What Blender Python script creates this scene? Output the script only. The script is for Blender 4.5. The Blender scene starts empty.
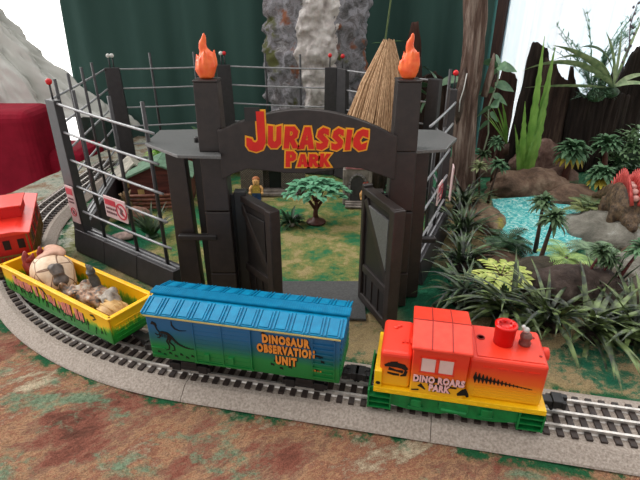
import bpy, bmesh, math, random
from mathutils import Vector, Matrix, noise

# ---------------------------------------------------------------- camera, world, exposure
U = 0.01                      # everything below is written in centimetres
scene = bpy.context.scene
col = scene.collection
R = math.radians

cam_data = bpy.data.cameras.new('camera')
cam = bpy.data.objects.new('camera', cam_data)
col.objects.link(cam)
cam.location = (0, 0, 33 * U)
cam.rotation_euler = (R(90 - 26), 0, 0)
cam_data.sensor_fit = 'HORIZONTAL'
cam_data.sensor_width = 36
cam_data.lens = 480 / 640 * 36
cam_data.clip_start = 0.01
cam_data.clip_end = 50
scene.camera = cam

scene.view_settings.view_transform = 'Standard'
scene.view_settings.look = 'None'
scene.view_settings.gamma = 1.0
scene.view_settings.use_curve_mapping = False
scene.view_settings.exposure = 0.32

world = bpy.data.worlds.new('daylight')
scene.world = world
world.use_nodes = True
wn = world.node_tree.nodes
wl = world.node_tree.links
wn.clear()
w_out = wn.new('ShaderNodeOutputWorld')
w_bg = wn.new('ShaderNodeBackground')
w_co = wn.new('ShaderNodeTexCoord')
w_dot = wn.new('ShaderNodeVectorMath'); w_dot.operation = 'DOT_PRODUCT'
_wd = Vector((-0.22, 0.88, 0.42)).normalized()
w_dot.inputs[1].default_value = _wd
w_map = wn.new('ShaderNodeMapRange')
w_map.inputs['From Min'].default_value = -0.2
w_map.inputs['From Max'].default_value = 1.0
w_map.inputs['To Min'].default_value = 0.56
w_map.inputs['To Max'].default_value = 2.3
w_map.interpolation_type = 'SMOOTHSTEP'
wl.new(w_co.outputs['Generated'], w_dot.inputs[0])
wl.new(w_dot.outputs['Value'], w_map.inputs['Value'])
wl.new(w_map.outputs['Result'], w_bg.inputs['Strength'])
w_bg.inputs['Color'].default_value = (1.0, 0.985, 0.96, 1)
wl.new(w_bg.outputs[0], w_out.inputs['Surface'])

sun_data = bpy.data.lights.new('window_daylight', 'SUN')
sun_data.energy = 1.5
sun_data.angle = R(35)
sun_data.color = (1.0, 0.98, 0.95)
sun = bpy.data.objects.new('window_daylight', sun_data)
col.objects.link(sun)
sun.rotation_euler = Vector((0.78, -0.3, -0.6)).to_track_quat('-Z', 'Y').to_euler()

# ---------------------------------------------------------------- helpers
def lin(c):
    o = []
    for v in c[:3]:
        v = v / 255
        o.append(v / 12.92 if v <= 0.04045 else ((v + 0.055) / 1.055) ** 2.4)
    return (o[0], o[1], o[2], 1)

def new_mat(name, rough=0.6, metal=0.0, spec=0.4):
    m = bpy.data.materials.new(name)
    m.use_nodes = True
    b = m.node_tree.nodes['Principled BSDF']
    b.inputs['Roughness'].default_value = rough
    b.inputs['Metallic'].default_value = metal
    b.inputs['Specular IOR Level'].default_value = spec
    return m, m.node_tree.nodes, m.node_tree.links, b

def coords(n, l, scale=(1, 1, 1), world_space=False, rot=0.0):
    tc = n.new('ShaderNodeTexCoord')
    mp = n.new('ShaderNodeMapping')
    mp.inputs['Scale'].default_value = tuple(100 * s for s in scale)
    mp.inputs['Rotation'].default_value = (0, 0, rot)
    if world_space:
        g = n.new('ShaderNodeNewGeometry')
        l.new(g.outputs['Position'], mp.inputs['Vector'])
    else:
        l.new(tc.outputs['Object'], mp.inputs['Vector'])
    return mp.outputs['Vector']

def noise_node(n, l, vec, scale, detail=4, rough=0.55, dist=0.0):
    t = n.new('ShaderNodeTexNoise')
    t.inputs['Scale'].default_value = scale
    t.inputs['Detail'].default_value = detail
    t.inputs['Roughness'].default_value = rough
    t.inputs['Distortion'].default_value = dist
    l.new(vec, t.inputs['Vector'])
    return t.outputs['Fac']

def ramp(n, l, fac, stops, interp='LINEAR'):
    r = n.new('ShaderNodeValToRGB')
    e = r.color_ramp.elements
    r.color_ramp.interpolation = interp
    while len(e) < len(stops):
        e.new(0.5)
    for i, (p, c) in enumerate(stops):
        e[i].position = p
        e[i].color = lin(c)
    l.new(fac, r.inputs['Fac'])
    return r.outputs['Color']

def mixc(n, l, fac, a, b):
    m = n.new('ShaderNodeMix'); m.data_type = 'RGBA'
    if isinstance(fac, float): m.inputs[0].default_value = fac
    else: l.new(fac, m.inputs[0])
    for s, v in ((6, a), (7, b)):
        if isinstance(v, tuple): m.inputs[s].default_value = lin(v)
        else: l.new(v, m.inputs[s])
    return m.outputs[2]

def math_node(n, l, op, a, b=None, clamp=False):
    m = n.new('ShaderNodeMath'); m.operation = op; m.use_clamp = clamp
    for i, v in enumerate((a, b)):
        if v is None: continue
        if isinstance(v, (int, float)): m.inputs[i].default_value = v
        else: l.new(v, m.inputs[i])
    return m.outputs[0]

def bump(n, l, b, height, strength=0.3, dist=0.1):
    k = n.new('ShaderNodeBump')
    k.inputs['Strength'].default_value = strength
    k.inputs['Distance'].default_value = dist * U
    l.new(height, k.inputs['Height'])
    l.new(k.outputs['Normal'], b.inputs['Normal'])

def mat(name, c1, c2=None, rough=0.6, scale=0.6, bstr=0.0, bscale=3.0, bdist=0.1, metal=0.0, spec=0.4,
        stretch=(1, 1, 1), lo=0.35, hi=0.65, c3=None, transl=0.0):
    m, n, l, b = new_mat(name, rough, metal, spec)
    if c2 is None:
        c2 = tuple(v * 0.88 for v in c1)
    v = coords(n, l, stretch)
    f = noise_node(n, l, v, scale)
    stops = [(lo, c2), (hi, c1)]
    if c3: stops = [(lo, c2), ((lo + hi) / 2, c3), (hi, c1)]
    l.new(ramp(n, l, f, stops), b.inputs['Base Color'])
    if bstr:
        bump(n, l, b, noise_node(n, l, v, bscale, 5), bstr, bdist)
    return m

class MB:
    """collects geometry in centimetres and links it as ONE mesh object"""
    def __init__(self):
        self.v = []; self.f = []; self.mi = []; self.sm = []
    def add(self, vs, fs, M=None, mi=0, smooth=False):
        k = len(self.v)
        if M is not None: vs = [M @ Vector(p) for p in vs]
        self.v += [tuple(p) for p in vs]
        self.f += [tuple(i + k for i in q) for q in fs]
        self.mi += [mi] * len(fs); self.sm += [smooth] * len(fs)
        return self
    def box(self, c, s, rz=0, M=None, mi=0, top=None):
        hx, hy, hz = s[0] / 2, s[1] / 2, s[2] / 2
        t = top or (1, 1)
        T = Matrix.Translation(c) @ Matrix.Rotation(rz, 4, 'Z')
        if M is not None: T = M @ T
        vs = [(-hx, -hy, -hz), (hx, -hy, -hz), (hx, hy, -hz), (-hx, hy, -hz),
              (-hx * t[0], -hy * t[1], hz), (hx * t[0], -hy * t[1], hz), (hx * t[0], hy * t[1], hz), (-hx * t[0], hy * t[1], hz)]
        fs = [(0, 3, 2, 1), (4, 5, 6, 7), (0, 1, 5, 4), (1, 2, 6, 5), (2, 3, 7, 6), (3, 0, 4, 7)]
        return self.add(vs, fs, T, mi)
    def prism(self, poly, z0, z1, M=None, mi=0):
        """poly in XY, extruded along Z"""
        n = len(poly)
        a = sum(poly[i][0] * poly[(i + 1) % n][1] - poly[(i + 1) % n][0] * poly[i][1] for i in range(n))
        if a < 0: poly = poly[::-1]
        vs = [(p[0], p[1], z0) for p in poly] + [(p[0], p[1], z1) for p in poly]
        fs = [tuple(range(n))[::-1], tuple(range(n, 2 * n))] + [(i, (i + 1) % n, n + (i + 1) % n, n + i) for i in range(n)]
        return self.add(vs, fs, M, mi)
    def tube(self, pts, r, seg=8, mi=0, cap=True, M=None, flat=1.0):
        pts = [Vector(p) for p in pts]
        rr = r if isinstance(r, (list, tuple)) else [r] * len(pts)
        vs = []; fs = []
        up = None
        for i, p in enumerate(pts):
            d = (pts[min(i + 1, len(pts) - 1)] - pts[max(i - 1, 0)]).normalized()
            if up is None:
                up = Vector((0, 0, 1)) if abs(d.z) < 0.9 else Vector((0, 1, 0))
            a = d.cross(up).normalized(); b = a.cross(d).normalized(); up = b
            for k in range(seg):
                t = 2 * math.pi * k / seg
                vs.append(p + (a * math.cos(t) + b * math.sin(t) * flat) * rr[i])
        for i in range(len(pts) - 1):
            for k in range(seg):
                q = (k + 1) % seg
                fs.append((i * seg + k, i * seg + q, (i + 1) * seg + q, (i + 1) * seg + k))
        if cap:
            fs.append(tuple(range(seg))[::-1]); e = (len(pts) - 1) * seg
            fs.append(tuple(range(e, e + seg)))
        fs = [q[::-1] for q in fs]
        return self.add(vs, fs, M, mi, True)
    def lathe(self, prof, seg=20, c=(0, 0, 0), mi=0, M=None, smooth=True):
        """prof: list of (r, z)"""
        vs = []; fs = []
        for r, z in prof:
            for k in range(seg):
                t = 2 * math.pi * k / seg
                vs.append((c[0] + r * math.cos(t), c[1] + r * math.sin(t), c[2] + z))
        for i in range(len(prof) - 1):
            for k in range(seg):
                q = (k + 1) % seg
                fs.append((i * seg + k, i * seg + q, (i + 1) * seg + q, (i + 1) * seg + k))
        fs.append(tuple(range(seg))[::-1]); e = (len(prof) - 1) * seg
        fs.append(tuple(range(e, e + seg)))
        return self.add(vs, fs, M, mi, smooth)
    def ball(self, c, r, mi=0, M=None, seg=12, rings=8, rot=None):
        """ellipsoid, r a number or three"""
        r = (r, r, r) if isinstance(r, (int, float)) else r
        T = Matrix.Translation(c)
        if rot: T = T @ rot
        if M is not None: T = M @ T
        vs = [(0, 0, -r[2])]
        for i in range(1, rings):
            a = math.pi * i / rings
            for k in range(seg):
                t = 2 * math.pi * k / seg
                vs.append((r[0] * math.sin(a) * math.cos(t), r[1] * math.sin(a) * math.sin(t), -r[2] * math.cos(a)))
        vs.append((0, 0, r[2])); fs = []
        for k in range(seg):
            fs.append((0, 1 + (k + 1) % seg, 1 + k))
            e = len(vs) - 1; b = 1 + (rings - 2) * seg
            fs.append((e, b + k, b + (k + 1) % seg))
        for i in range(rings - 2):
            for k in range(seg):
                q = (k + 1) % seg
                fs.append((1 + i * seg + k, 1 + i * seg + q, 1 + (i + 1) * seg + q, 1 + (i + 1) * seg + k))
        return self.add(vs, fs, T, mi, True)
    def blade(self, base, az, length, width, rise=0.8, droop=1.0, seg=7, mi=0, roll=0.0, wavy=0.0, tipw=0.0, fold=0.18, belly=0.35):
        """an arching leaf, V-shaped across: starts at base, leaves at elevation rise (radians), bends over by droop"""
        p = Vector(base); e = rise
        h = Vector((math.cos(az), math.sin(az), 0)); s = Vector((-math.sin(az), math.cos(az), 0))
        s = (s * math.cos(roll) + Vector((0, 0, 1)) * math.sin(roll))
        vs = []; fs = []
        for i in range(seg + 1):
            t = i / seg
            d = h * math.cos(e) + Vector((0, 0, 1)) * math.sin(e)
            nn = Vector((0, 0, 1)) * math.cos(e) - h * math.sin(e)
            w = width * 0.5 * (min(1, 0.45 + t / belly * 0.55) if t < belly else max(tipw, 1 - ((t - belly) / (1 - belly)) ** 1.8))
            if wavy: w *= 1 + wavy * math.sin(i * 2.4)
            if i == seg: w = max(w, width * 0.03)
            vs += [p + s * w + nn * w * fold, p - nn * w * fold * 0.5, p - s * w + nn * w * fold]
            p = p + d * (length / seg)
            e -= droop / seg
        for i in range(seg):
            a = i * 3
            fs += [(a, a + 1, a + 4, a + 3), (a + 1, a + 2, a + 5, a + 4)]
        return self.add(vs, fs, None, mi, True)
    def build(self, name, mats, parent=None, bevel=0, loc=None, rz=0, smooth=None, remesh=0, seg=2, weld=False):
        me = bpy.data.meshes.new(name)
        me.from_pydata([(a * U, b * U, c * U) for a, b, c in self.v], [], self.f)
        mats = mats if isinstance(mats, (list, tuple)) else [mats]
        for m in mats: me.materials.append(m)
        me.polygons.foreach_set('material_index', self.mi)
        me.polygons.foreach_set('use_smooth', [True] * len(self.sm) if smooth else self.sm)
        me.update()
        if weld:
            bm = bmesh.new(); bm.from_mesh(me); bmesh.ops.remove_doubles(bm, verts=bm.verts, dist=1e-5)
            bmesh.ops.recalc_face_normals(bm, faces=bm.faces); bm.to_mesh(me); bm.free()
        o = bpy.data.objects.new(name, me)
        col.objects.link(o)
        if parent is not None: o.parent = parent
        if loc is not None: o.location = Vector(loc) * U
        o.rotation_euler.z = rz
        if remesh:
            q = o.modifiers.new('remesh', 'REMESH'); q.mode = 'VOXEL'; q.voxel_size = remesh * U; q.use_smooth_shade = True
            q = o.modifiers.new('smooth', 'SMOOTH'); q.factor = 0.5; q.iterations = 4
        if bevel:
            q = o.modifiers.new('bevel', 'BEVEL'); q.width = bevel * U; q.segments = seg; q.limit_method = 'ANGLE'
            q.angle_limit = R(40)
        return o

def thing(name, label, cat, loc=(0, 0, 0), rz=0, group=None):
    o = bpy.data.objects.new(name, None)
    col.objects.link(o)
    o.empty_display_size = 0.01
    o.location = Vector(loc) * U
    o.rotation_euler = (0, 0, rz)
    return tag(o, label, cat, group)

def tag(o, label, cat, group=None):
    o['label'] = label; o['category'] = cat
    if group: o['group'] = group
    return o

def struct(o):
    o['kind'] = 'structure'
    return o

def dup(root, loc=None, rz=None, label=None, group=None, scale=None):
    r = root.copy(); col.objects.link(r)
    if loc is not None: r.location = Vector(loc) * U
    if rz is not None: r.rotation_euler.z = rz
    if scale is not None: r.scale = (scale,) * 3
    if label: r['label'] = label
    if group: r['group'] = group
    for ch in list(root.children):
        c = ch.copy(); col.objects.link(c); c.parent = r
        for g in list(ch.children):
            d = g.copy(); col.objects.link(d); d.parent = c
    return r

def outline_offset(poly, d):
    n = len(poly)
    a = sum(poly[i][0] * poly[(i + 1) % n][1] - poly[(i + 1) % n][0] * poly[i][1] for i in range(n))
    if a < 0: poly = poly[::-1]
    out = []
    for i in range(n):
        p0, p1, p2 = Vector(poly[i - 1]), Vector(poly[i]), Vector(poly[(i + 1) % n])
        d1 = (p1 - p0).normalized(); d2 = (p2 - p1).normalized()
        n1 = Vector((d1.y, -d1.x)); n2 = Vector((d2.y, -d2.x))
        m = (n1 + n2)
        if m.length < 1e-3: m = n1
        m.normalize()
        k = d / max(0.5, m.dot(n1))
        out.append(tuple(p1 + m * k))
    return out

def fill_mesh(loops, depth):
    """a flat shape with holes (loops in XY) extruded by depth; returns verts, faces"""
    cu = bpy.data.curves.new('shape', 'CURVE'); cu.dimensions = '2D'; cu.fill_mode = 'BOTH'
    cu.extrude = depth / 2
    for lp in loops:
        s = cu.splines.new('POLY'); s.points.add(len(lp) - 1)
        for i, p in enumerate(lp): s.points[i].co = (p[0], p[1], 0, 1)
        s.use_cyclic_u = True
    return curve_geo(cu)

def curve_geo(cu):
    ob = bpy.data.objects.new('shape', cu); col.objects.link(ob)
    bpy.context.view_layer.update()
    dg = bpy.context.evaluated_depsgraph_get()
    me = bpy.data.meshes.new_from_object(ob.evaluated_get(dg))
    vs = [tuple(v.co) for v in me.vertices]; fs = [tuple(p.vertices) for p in me.polygons]
    bpy.data.objects.remove(ob); bpy.data.curves.remove(cu); bpy.data.meshes.remove(me)
    return vs, fs

def text_geo(s, size, depth, offset=0.0, spacing=1.0):
    cu = bpy.data.curves.new('shape', 'FONT'); cu.body = s; cu.size = size
    cu.extrude = depth / 2; cu.offset = offset; cu.align_x = 'CENTER'; cu.align_y = 'CENTER'
    cu.space_character = spacing; cu.resolution_u = 3
    return curve_geo(cu)

FACE = Matrix.Rotation(R(90), 4, 'X')      # XY drawing -> upright, facing -Y

def strokes(mb, lines, y, depth=0.03, mi=0, seg=6):
    """painted marks on a face looking to -Y: each line is [(x, z, width), ...]"""
    for ln in lines:
        n = len(ln)
        if n == 1:
            x, z, w = ln[0]
            poly = [(x + w / 2 * math.cos(2 * math.pi * k / 10), z + w / 2 * math.sin(2 * math.pi * k / 10)) for k in range(10)]
            mb.prism(poly, -y, -y + depth, FACE, mi); continue
        L = []; Rr = []
        for i, (x, z, w) in enumerate(ln):
            a = ln[max(i - 1, 0)]; b = ln[min(i + 1, n - 1)]
            d = Vector((b[0] - a[0], b[1] - a[1])).normalized()
            L.append((x - d.y * w / 2, z + d.x * w / 2)); Rr.append((x + d.y * w / 2, z - d.x * w / 2))
        for i in range(n - 1):
            mb.prism([L[i], L[i + 1], Rr[i + 1], Rr[i]], -y, -y + depth, FACE, mi)

def rock_mesh(mb, c, r, seed=0, rough=0.25, freq=0.35, sub=4, flat_base=True, mi=0):
    bm = bmesh.new()
    bmesh.ops.create_icosphere(bm, subdivisions=sub, radius=1)
    off = Vector((seed * 7.3, seed * 3.1, seed * 5.7))
    vs = []
    for v in bm.verts:
        p = Vector((v.co.x * r[0], v.co.y * r[1], v.co.z * r[2]))
        q = p * freq + off
        d = noise.fractal(q, 0.9, 2.1, 4) * rough + abs(noise.noise(q * 1.7)) * rough * 0.5
        p = p * (1 + d)
        if flat_base and p.z < -0.3 * r[2]: p.z = -0.3 * r[2]
        vs.append(p + Vector(c))
    fs = [tuple(v.index for v in f.verts) for f in bm.faces]
    bm.free()
    mb.add(vs, fs, None, mi, True)

# train/track frame
TC = Vector((-3.0, 81.6))
TA = R(-101.7)
TN = Vector((math.cos(TA), math.sin(TA)))
TD = Vector((-TN.y, TN.x))
TR_ = 44.9
T0 = TC + TN * TR_
ANG = math.atan2(TD.y, TD.x)

# ================================================================= SETTING
# ---- painted layout board
def ground_material():
    m, n, l, b = new_mat('painted_scenery_ground', 0.85, 0, 0.2)
    v = coords(n, l, (1, 1, 1))
    sep = n.new('ShaderNodeSeparateXYZ'); l.new(v, sep.inputs[0])
    x, y = sep.outputs[0], sep.outputs[1]
    big = noise_node(n, l, v, 0.075, 3, 0.5, 0.6)
    mid = noise_node(n, l, v, 0.17, 12, 0.74, 0.1)
    mid2v = coords(n, l, (0.8, 1.3, 1), rot=R(-32)); mid2 = noise_node(n, l, mid2v, 0.12, 12, 0.74, 0.2)
    fine = noise_node(n, l, v, 2.6, 4, 0.7)
    # front of the line: fired-clay browns, ochre, mint washes
    st = coords(n, l, (1, 1, 1))
    rot_ = n.new('ShaderNodeMapping'); rot_.inputs['Rotation'].default_value = (0, 0, R(-30)); l.new(st, rot_.inputs['Vector'])
    scl_ = n.new('ShaderNodeMapping'); scl_.inputs['Scale'].default_value = (0.6, 1.15, 1); l.new(rot_.outputs['Vector'], scl_.inputs['Vector']); st = scl_.outputs['Vector']
    clay = ramp(n, l, noise_node(n, l, st, 0.13, 12, 0.78, 0.2),
                [(0.36, (122, 76, 62)), (0.43, (170, 104, 86)), (0.475, (170, 130, 106)), (0.51, (208, 162, 124)), (0.55, (174, 112, 90)), (0.585, (190, 166, 138)), (0.63, (232, 214, 184))])
    mint = ramp(n, l, mid2, [(0.52, (0, 0, 0)), (0.585, (240, 240, 240))])
    front = mixc(n, l, mint, clay, ramp(n, l, fine, [(0.3, (84, 128, 96)), (0.7, (164, 196, 164))]))
    # arena: sandy olive with green patches
    gp = ramp(n, l, mid, [(0.42, (206, 186, 134)), (0.47, (172, 170, 104)), (0.52, (136, 158, 92)), (0.58, (60, 146, 98))])
    # rest: tan with green
    tan = ramp(n, l, mid2, [(0.40, (36, 120, 90)), (0.445, (96, 140, 104)), (0.48, (190, 168, 128)), (0.56, (200, 176, 130)), (0.62, (150, 148, 100))])
    # right lawn: deep mint green
    lawn = ramp(n, l, mid, [(0.4, (66, 140, 104)), (0.62, (96, 160, 122))])
    # far left: pale washed
    pale = ramp(n, l, mid, [(0.36, (120, 150, 130)), (0.47, (214, 216, 200)), (0.58, (176, 150, 124)), (0.68, (150, 100, 80))])
    def smooth(val, a, c):
        q = n.new('ShaderNodeMapRange'); q.interpolation_type = 'SMOOTHSTEP'
        q.inputs['From Min'].default_value = a; q.inputs['From Max'].default_value = c
        l.new(val, q.inputs['Value']); return q.outputs['Result']
    def radial(cx, cy, sx=1, sy=1):
        dx = math_node(n, l, 'MULTIPLY', math_node(n, l, 'SUBTRACT', x, cx), sx)
        dy = math_node(n, l, 'MULTIPLY', math_node(n, l, 'SUBTRACT', y, cy), sy)
        s = math_node(n, l, 'ADD', math_node(n, l, 'MULTIPLY', dx, dx), math_node(n, l, 'MULTIPLY', dy, dy))
        return math_node(n, l, 'SQRT', s)
    wob = math_node(n, l, 'MULTIPLY', math_node(n, l, 'SUBTRACT', big, 0.5), 8.0)
    ra = math_node(n, l, 'ADD', radial(-8, 80, 1, 0.95), wob)
    c0 = mixc(n, l, smooth(ra, 31, 27), tan, gp)
    lawnm = math_node(n, l, 'MULTIPLY', smooth(math_node(n, l, 'ADD', x, wob), 14, 20), smooth(math_node(n, l, 'ADD', y, wob), 84, 90))
    c1 = mixc(n, l, lawnm, c0, lawn)
    moss = ramp(n, l, mid2, [(0.42, (128, 136, 70)), (0.48, (196, 196, 156)), (0.52, (226, 226, 214)), (0.60, (120, 150, 110))])
    c1 = mixc(n, l, smooth(math_node(n, l, 'ADD', x, math_node(n, l, 'MULTIPLY', wob, 0.3)), -36, -38), c1, moss)
    c1 = mixc(n, l, smooth(math_node(n, l, 'ADD', radial(-31, 67, 1, 0.8), math_node(n, l, 'MULTIPLY', wob, 0.6)), 7, 3.5), c1, (34, 128, 88))
    c1 = mixc(n, l, smooth(math_node(n, l, 'ADD', radial(14, 52, 1, 0.7), math_node(n, l, 'MULTIPLY', wob, 0.8)), 8, 4), c1, (36, 116, 84))
    # signed distance from the railway
    rad = radial(TC.x, TC.y)
    lind = math_node(n, l, 'ADD', math_node(n, l, 'MULTIPLY', math_node(n, l, 'SUBTRACT', x, TC.x), TN.x),
                     math_node(n, l, 'MULTIPLY', math_node(n, l, 'SUBTRACT', y, TC.y), TN.y))
    right = math_node(n, l, 'GREATER_THAN', x, T0.x)
    mx = n.new('ShaderNodeMix'); l.new(right, mx.inputs[0]); l.new(rad, mx.inputs[2]); l.new(lind, mx.inputs[3])
    dist = mx.outputs[0]
    outm = math_node(n, l, 'GREATER_THAN', dist, TR_)
    leftm = smooth(y, 56, 66)
    outer = mixc(n, l, leftm, front, pale)
    c2 = mixc(n, l, outm, c1, outer)
    # bright green flocking in scattered places along the roadbed edge
    edge = math_node(n, l, 'ABSOLUTE', math_node(n, l, 'SUBTRACT', dist, TR_))
    em = math_node(n, l, 'MULTIPLY', smooth(math_node(n, l, 'ADD', edge, math_node(n, l, 'MULTIPLY', fine, 1.6)), 6.4, 5.6),
                   smooth(math_node(n, l, 'ADD', mid, math_node(n, l, 'MULTIPLY', fine, 0.1)), 0.52, 0.60))
    c3 = mixc(n, l, em, c2, (38, 112, 70))
    # dry grain speckle
    sp = noise_node(n, l, v, 9.0, 2, 0.8)
    spm = ramp(n, l, sp, [(0.36, (176, 170, 166)), (0.5, (236, 234, 232)), (0.62, (255, 255, 255))])
    mul = n.new('ShaderNodeMix'); mul.data_type = 'RGBA'; mul.blend_type = 'MULTIPLY'
    mul.inputs[0].default_value = 0.8
    l.new(c3, mul.inputs[6]); l.new(spm, mul.inputs[7])
    l.new(mul.outputs[2], b.inputs['Base Color'])
    h = math_node(n, l, 'ADD', noise_node(n, l, v, 1.8, 6, 0.75), math_node(n, l, 'MULTIPLY', noise_node(n, l, st, 0.7, 5, 0.6), 1.5))
    bump(n, l, b, h, 1.0, 0.9)
    return m

def board():
    mb = MB()
    nx, ny = 150, 110
    # corners of the board, square with the straight track
    FL = Vector((-77, 12)); along = TD; depth = Vector((-TD.y, TD.x))
    W, Dp = 190.0, 132.0
    vs = []; fs = []
    for j in range(ny + 1):
        for i in range(nx + 1):
            p = FL + along * (W * i / nx) + depth * (Dp * j / ny)
            z = noise.noise(Vector((p.x * 0.22, p.y * 0.22, 0))) * 0.16 + noise.noise(Vector((p.x * 0.7, p.y * 0.7, 3))) * 0.09 - 0.12
            vs.append((p.x, p.y, z))
    for j in range(ny):
        for i in range(nx):
            a = j * (nx + 1) + i
            fs.append((a, a + 1, a + nx + 2, a + nx + 1))
    mb.add(vs, fs, None, 0, True)
    c = [FL, FL + along * W, FL + along * W + depth * Dp, FL + depth * Dp]
    mb.prism([tuple(p) for p in c], -5, -0.35, None, 1)
    return mb
board_side = mat('painted_board_edge', (196, 190, 176), (150, 140, 128), 0.8, 0.3)
g = struct(board().build('ground', [ground_material(), board_side]))

# ---- room
wall_m = mat('off_white_wall', (226, 224, 218), (214, 212, 206), 0.9, 0.05, 0.1, 2)
mb = MB()
YW = 168
mb.box((0, YW, 128), (420, 6, 30))                 # above the windows
mb.box((0, YW, -52), (420, 6, 46))                 # below them
mb.box((5, YW, 42), (98, 6, 142))                # pier behind the green curtain
mb.box((-188, YW, 42), (46, 6, 142))
mb.box((198, YW, 42), (26, 6, 142))
struct(mb.build('wall_back', wall_m))
floor_m = mat('grey_brown_floor', (120, 104, 90), (96, 82, 70), 0.6, 0.03, 0.1, 1)
mb = MB(); mb.box((0, 60, -76), (420, 260, 2)); struct(mb.build('floor', floor_m))

gm, gn, gl, gb = new_mat('window_glass', 0.02)
gl_tr = gn.new('ShaderNodeBsdfTransparent'); gl_gl = gn.new('ShaderNodeBsdfGlossy'); gl_gl.inputs['Roughness'].default_value = 0.02
gl_mx = gn.new('ShaderNodeMixShader'); gl_mx.inputs[0].default_value = 0.05
gl.new(gl_tr.outputs[0], gl_mx.inputs[1]); gl.new(gl_gl.outputs[0], gl_mx.inputs[2])
gl.new(gl_mx.outputs[0], gn['Material Output'].inputs['Surface'])
wood_frame = mat('dark_brown_window_wood', (72, 44, 36), (52, 32, 28), 0.5, 0.8, 0.1, 4, stretch=(3, 3, 0.3))
white_frame = mat('white_window_frame', (232, 234, 236), (220, 224, 228), 0.4)
for k, (x0, x1, fm) in enumerate(((-165, -44, white_frame), (54, 185, wood_frame))):
    f = MB()
    for xx in (x0 + 2, x1 - 2): f.box((xx, YW, 42), (5, 8, 142))
    f.box(((x0 + x1) / 2, YW, -27), (x1 - x0, 9, 4)); f.box(((x0 + x1) / 2, YW, 112), (x1 - x0, 9, 4))
    fo = struct(f.build('window_%d' % (k + 1), fm, bevel=0.3))
    p = MB(); p.box(((x0 + x1) / 2, YW, 42), (x1 - x0 - 6, 0.6, 136)); p.build('pane', gm, fo)

# ---- curtains
def curtain(x0, x1, y0, z0, z1, amp, wave, seed, thick=0.3, hem=0.0, x0_top=None, y1=None, nz=16):
    mb = MB(); n = int((x1 - x0) * 1.6)
    vs = []; fs = []
    for side in (0, 1):
        for j in range(nz + 1):
            t = j / nz
            for i in range(n + 1):
                u = i / n
                xa = x0 + (x0_top - x0) * t if x0_top is not None else x0
                x = xa + (x1 - xa) * u
                yy = y0 + ((y1 - y0) * u if y1 is not None else 0)
                ph = x / wave * 2 * math.pi + 2.4 * noise.noise(Vector((x * 0.035, 1, seed)))
                y = yy + amp * (0.75 + 0.5 * noise.noise(Vector((x * 0.05, t * 1.2, seed)))) * (math.sin(ph) + 0.35 * math.sin(ph * 2.2 + 1)) + side * thick
                vs.append((x, y, z0 + (z1 - z0) * t))
    m_ = (nz + 1) * (n + 1)
    for j in range(nz):
        for i in range(n):
            a = j * (n + 1) + i
            fs.append((a, a + 1, a + n + 2, a + n + 1))
            fs.append((m_ + a + n + 1, m_ + a + n + 2, m_ + a + 1, m_ + a))
    for i in range(n):
        fs.append((i + 1, i, m_ + i, m_ + i + 1))
        a = nz * (n + 1) + i; fs.append((a, a + 1, m_ + a + 1, m_ + a))
    for j in range(nz):
        a = j * (n + 1); fs.append((a, a + n + 1, m_ + a + n + 1, m_ + a))
        a += n; fs.append((a + n + 1, a, m_ + a, m_ + a + n + 1))
    mb.add(vs, fs, None, 0, True)
    return mb
green_cloth = mat('dark_green_cloth', (66, 94, 88), (56, 82, 76), 0.85, 0.05, 0.25, 12, 0.05, spec=0.15, stretch=(1, 1, 0.4))
tag(curtain(-69.5, (44.72, 134.00, 7.33)[0] , 134, -68, 106, 1.5, 14, 2, x0_top=-62.5).build('green_curtain', green_cloth),
    'wide dark green cloth curtain hanging behind the whole layout', 'curtain')
teal_cloth = mat('teal_cloth', (74, 128, 124), (56, 106, 104), 0.85, 0.1, 0.1, 8)
tag(curtain((42.80, 131.00, 10.51)[0], (43.66, 131.00, 25.26)[0], 131, -68, 106, 0.5, 2.4, 5).build('teal_curtain', teal_cloth),
    'narrow teal curtain edge between the tall driftwood trunk and the window', 'curtain')

def sheer_material():
    m, n, l, b = new_mat('sheer_white_voile', 0.9, 0, 0.1)
    v = coords(n, l, (1, 1, 1))
    sep = n.new('ShaderNodeSeparateXYZ'); l.new(v, sep.inputs[0])
    tint = ramp(n, l, noise_node(n, l, coords(n, l, (1, 1, 0.02)), 0.16, 3), [(0.4, (208, 222, 238)), (0.52, (178, 216, 232)), (0.62, (238, 240, 248))])
    tr = n.new('ShaderNodeBsdfTranslucent'); l.new(tint, tr.inputs['Color'])
    df = n.new('ShaderNodeBsdfDiffuse'); l.new(tint, df.inputs['Color'])
    a = n.new('ShaderNodeMixShader'); a.inputs[0].default_value = 0.7
    l.new(df.outputs[0], a.inputs[1]); l.new(tr.outputs[0], a.inputs[2])
    t = n.new('ShaderNodeBsdfTransparent'); k = n.new('ShaderNodeMixShader'); k.inputs[0].default_value = 0.55
    l.new(a.outputs[0], k.inputs[1]); l.new(t.outputs[0], k.inputs[2])
    l.new(k.outputs[0], n['Material Output'].inputs['Surface'])
    return m
tag(curtain((48.56, 140.00, 19.66)[0], 130, 140, -68, 106, 0.9, 7, 9, thick=0.15, x0_top=(48.56, 140.00, 19.66)[0] + 2).build('sheer_curtain', sheer_material()),
    'white translucent sheer curtain over the bright window behind the bark slabs', 'curtain')
mb = MB(); mb.box(((46.45, 137.00, 24.91)[0], 137, 20), (2.6, 1.6, 170)); 
tag(mb.build('brown_pole', wood_frame, bevel=0.2), 'dark brown upright wooden pole between teal curtain and sheer curtain', 'pole')

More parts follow.
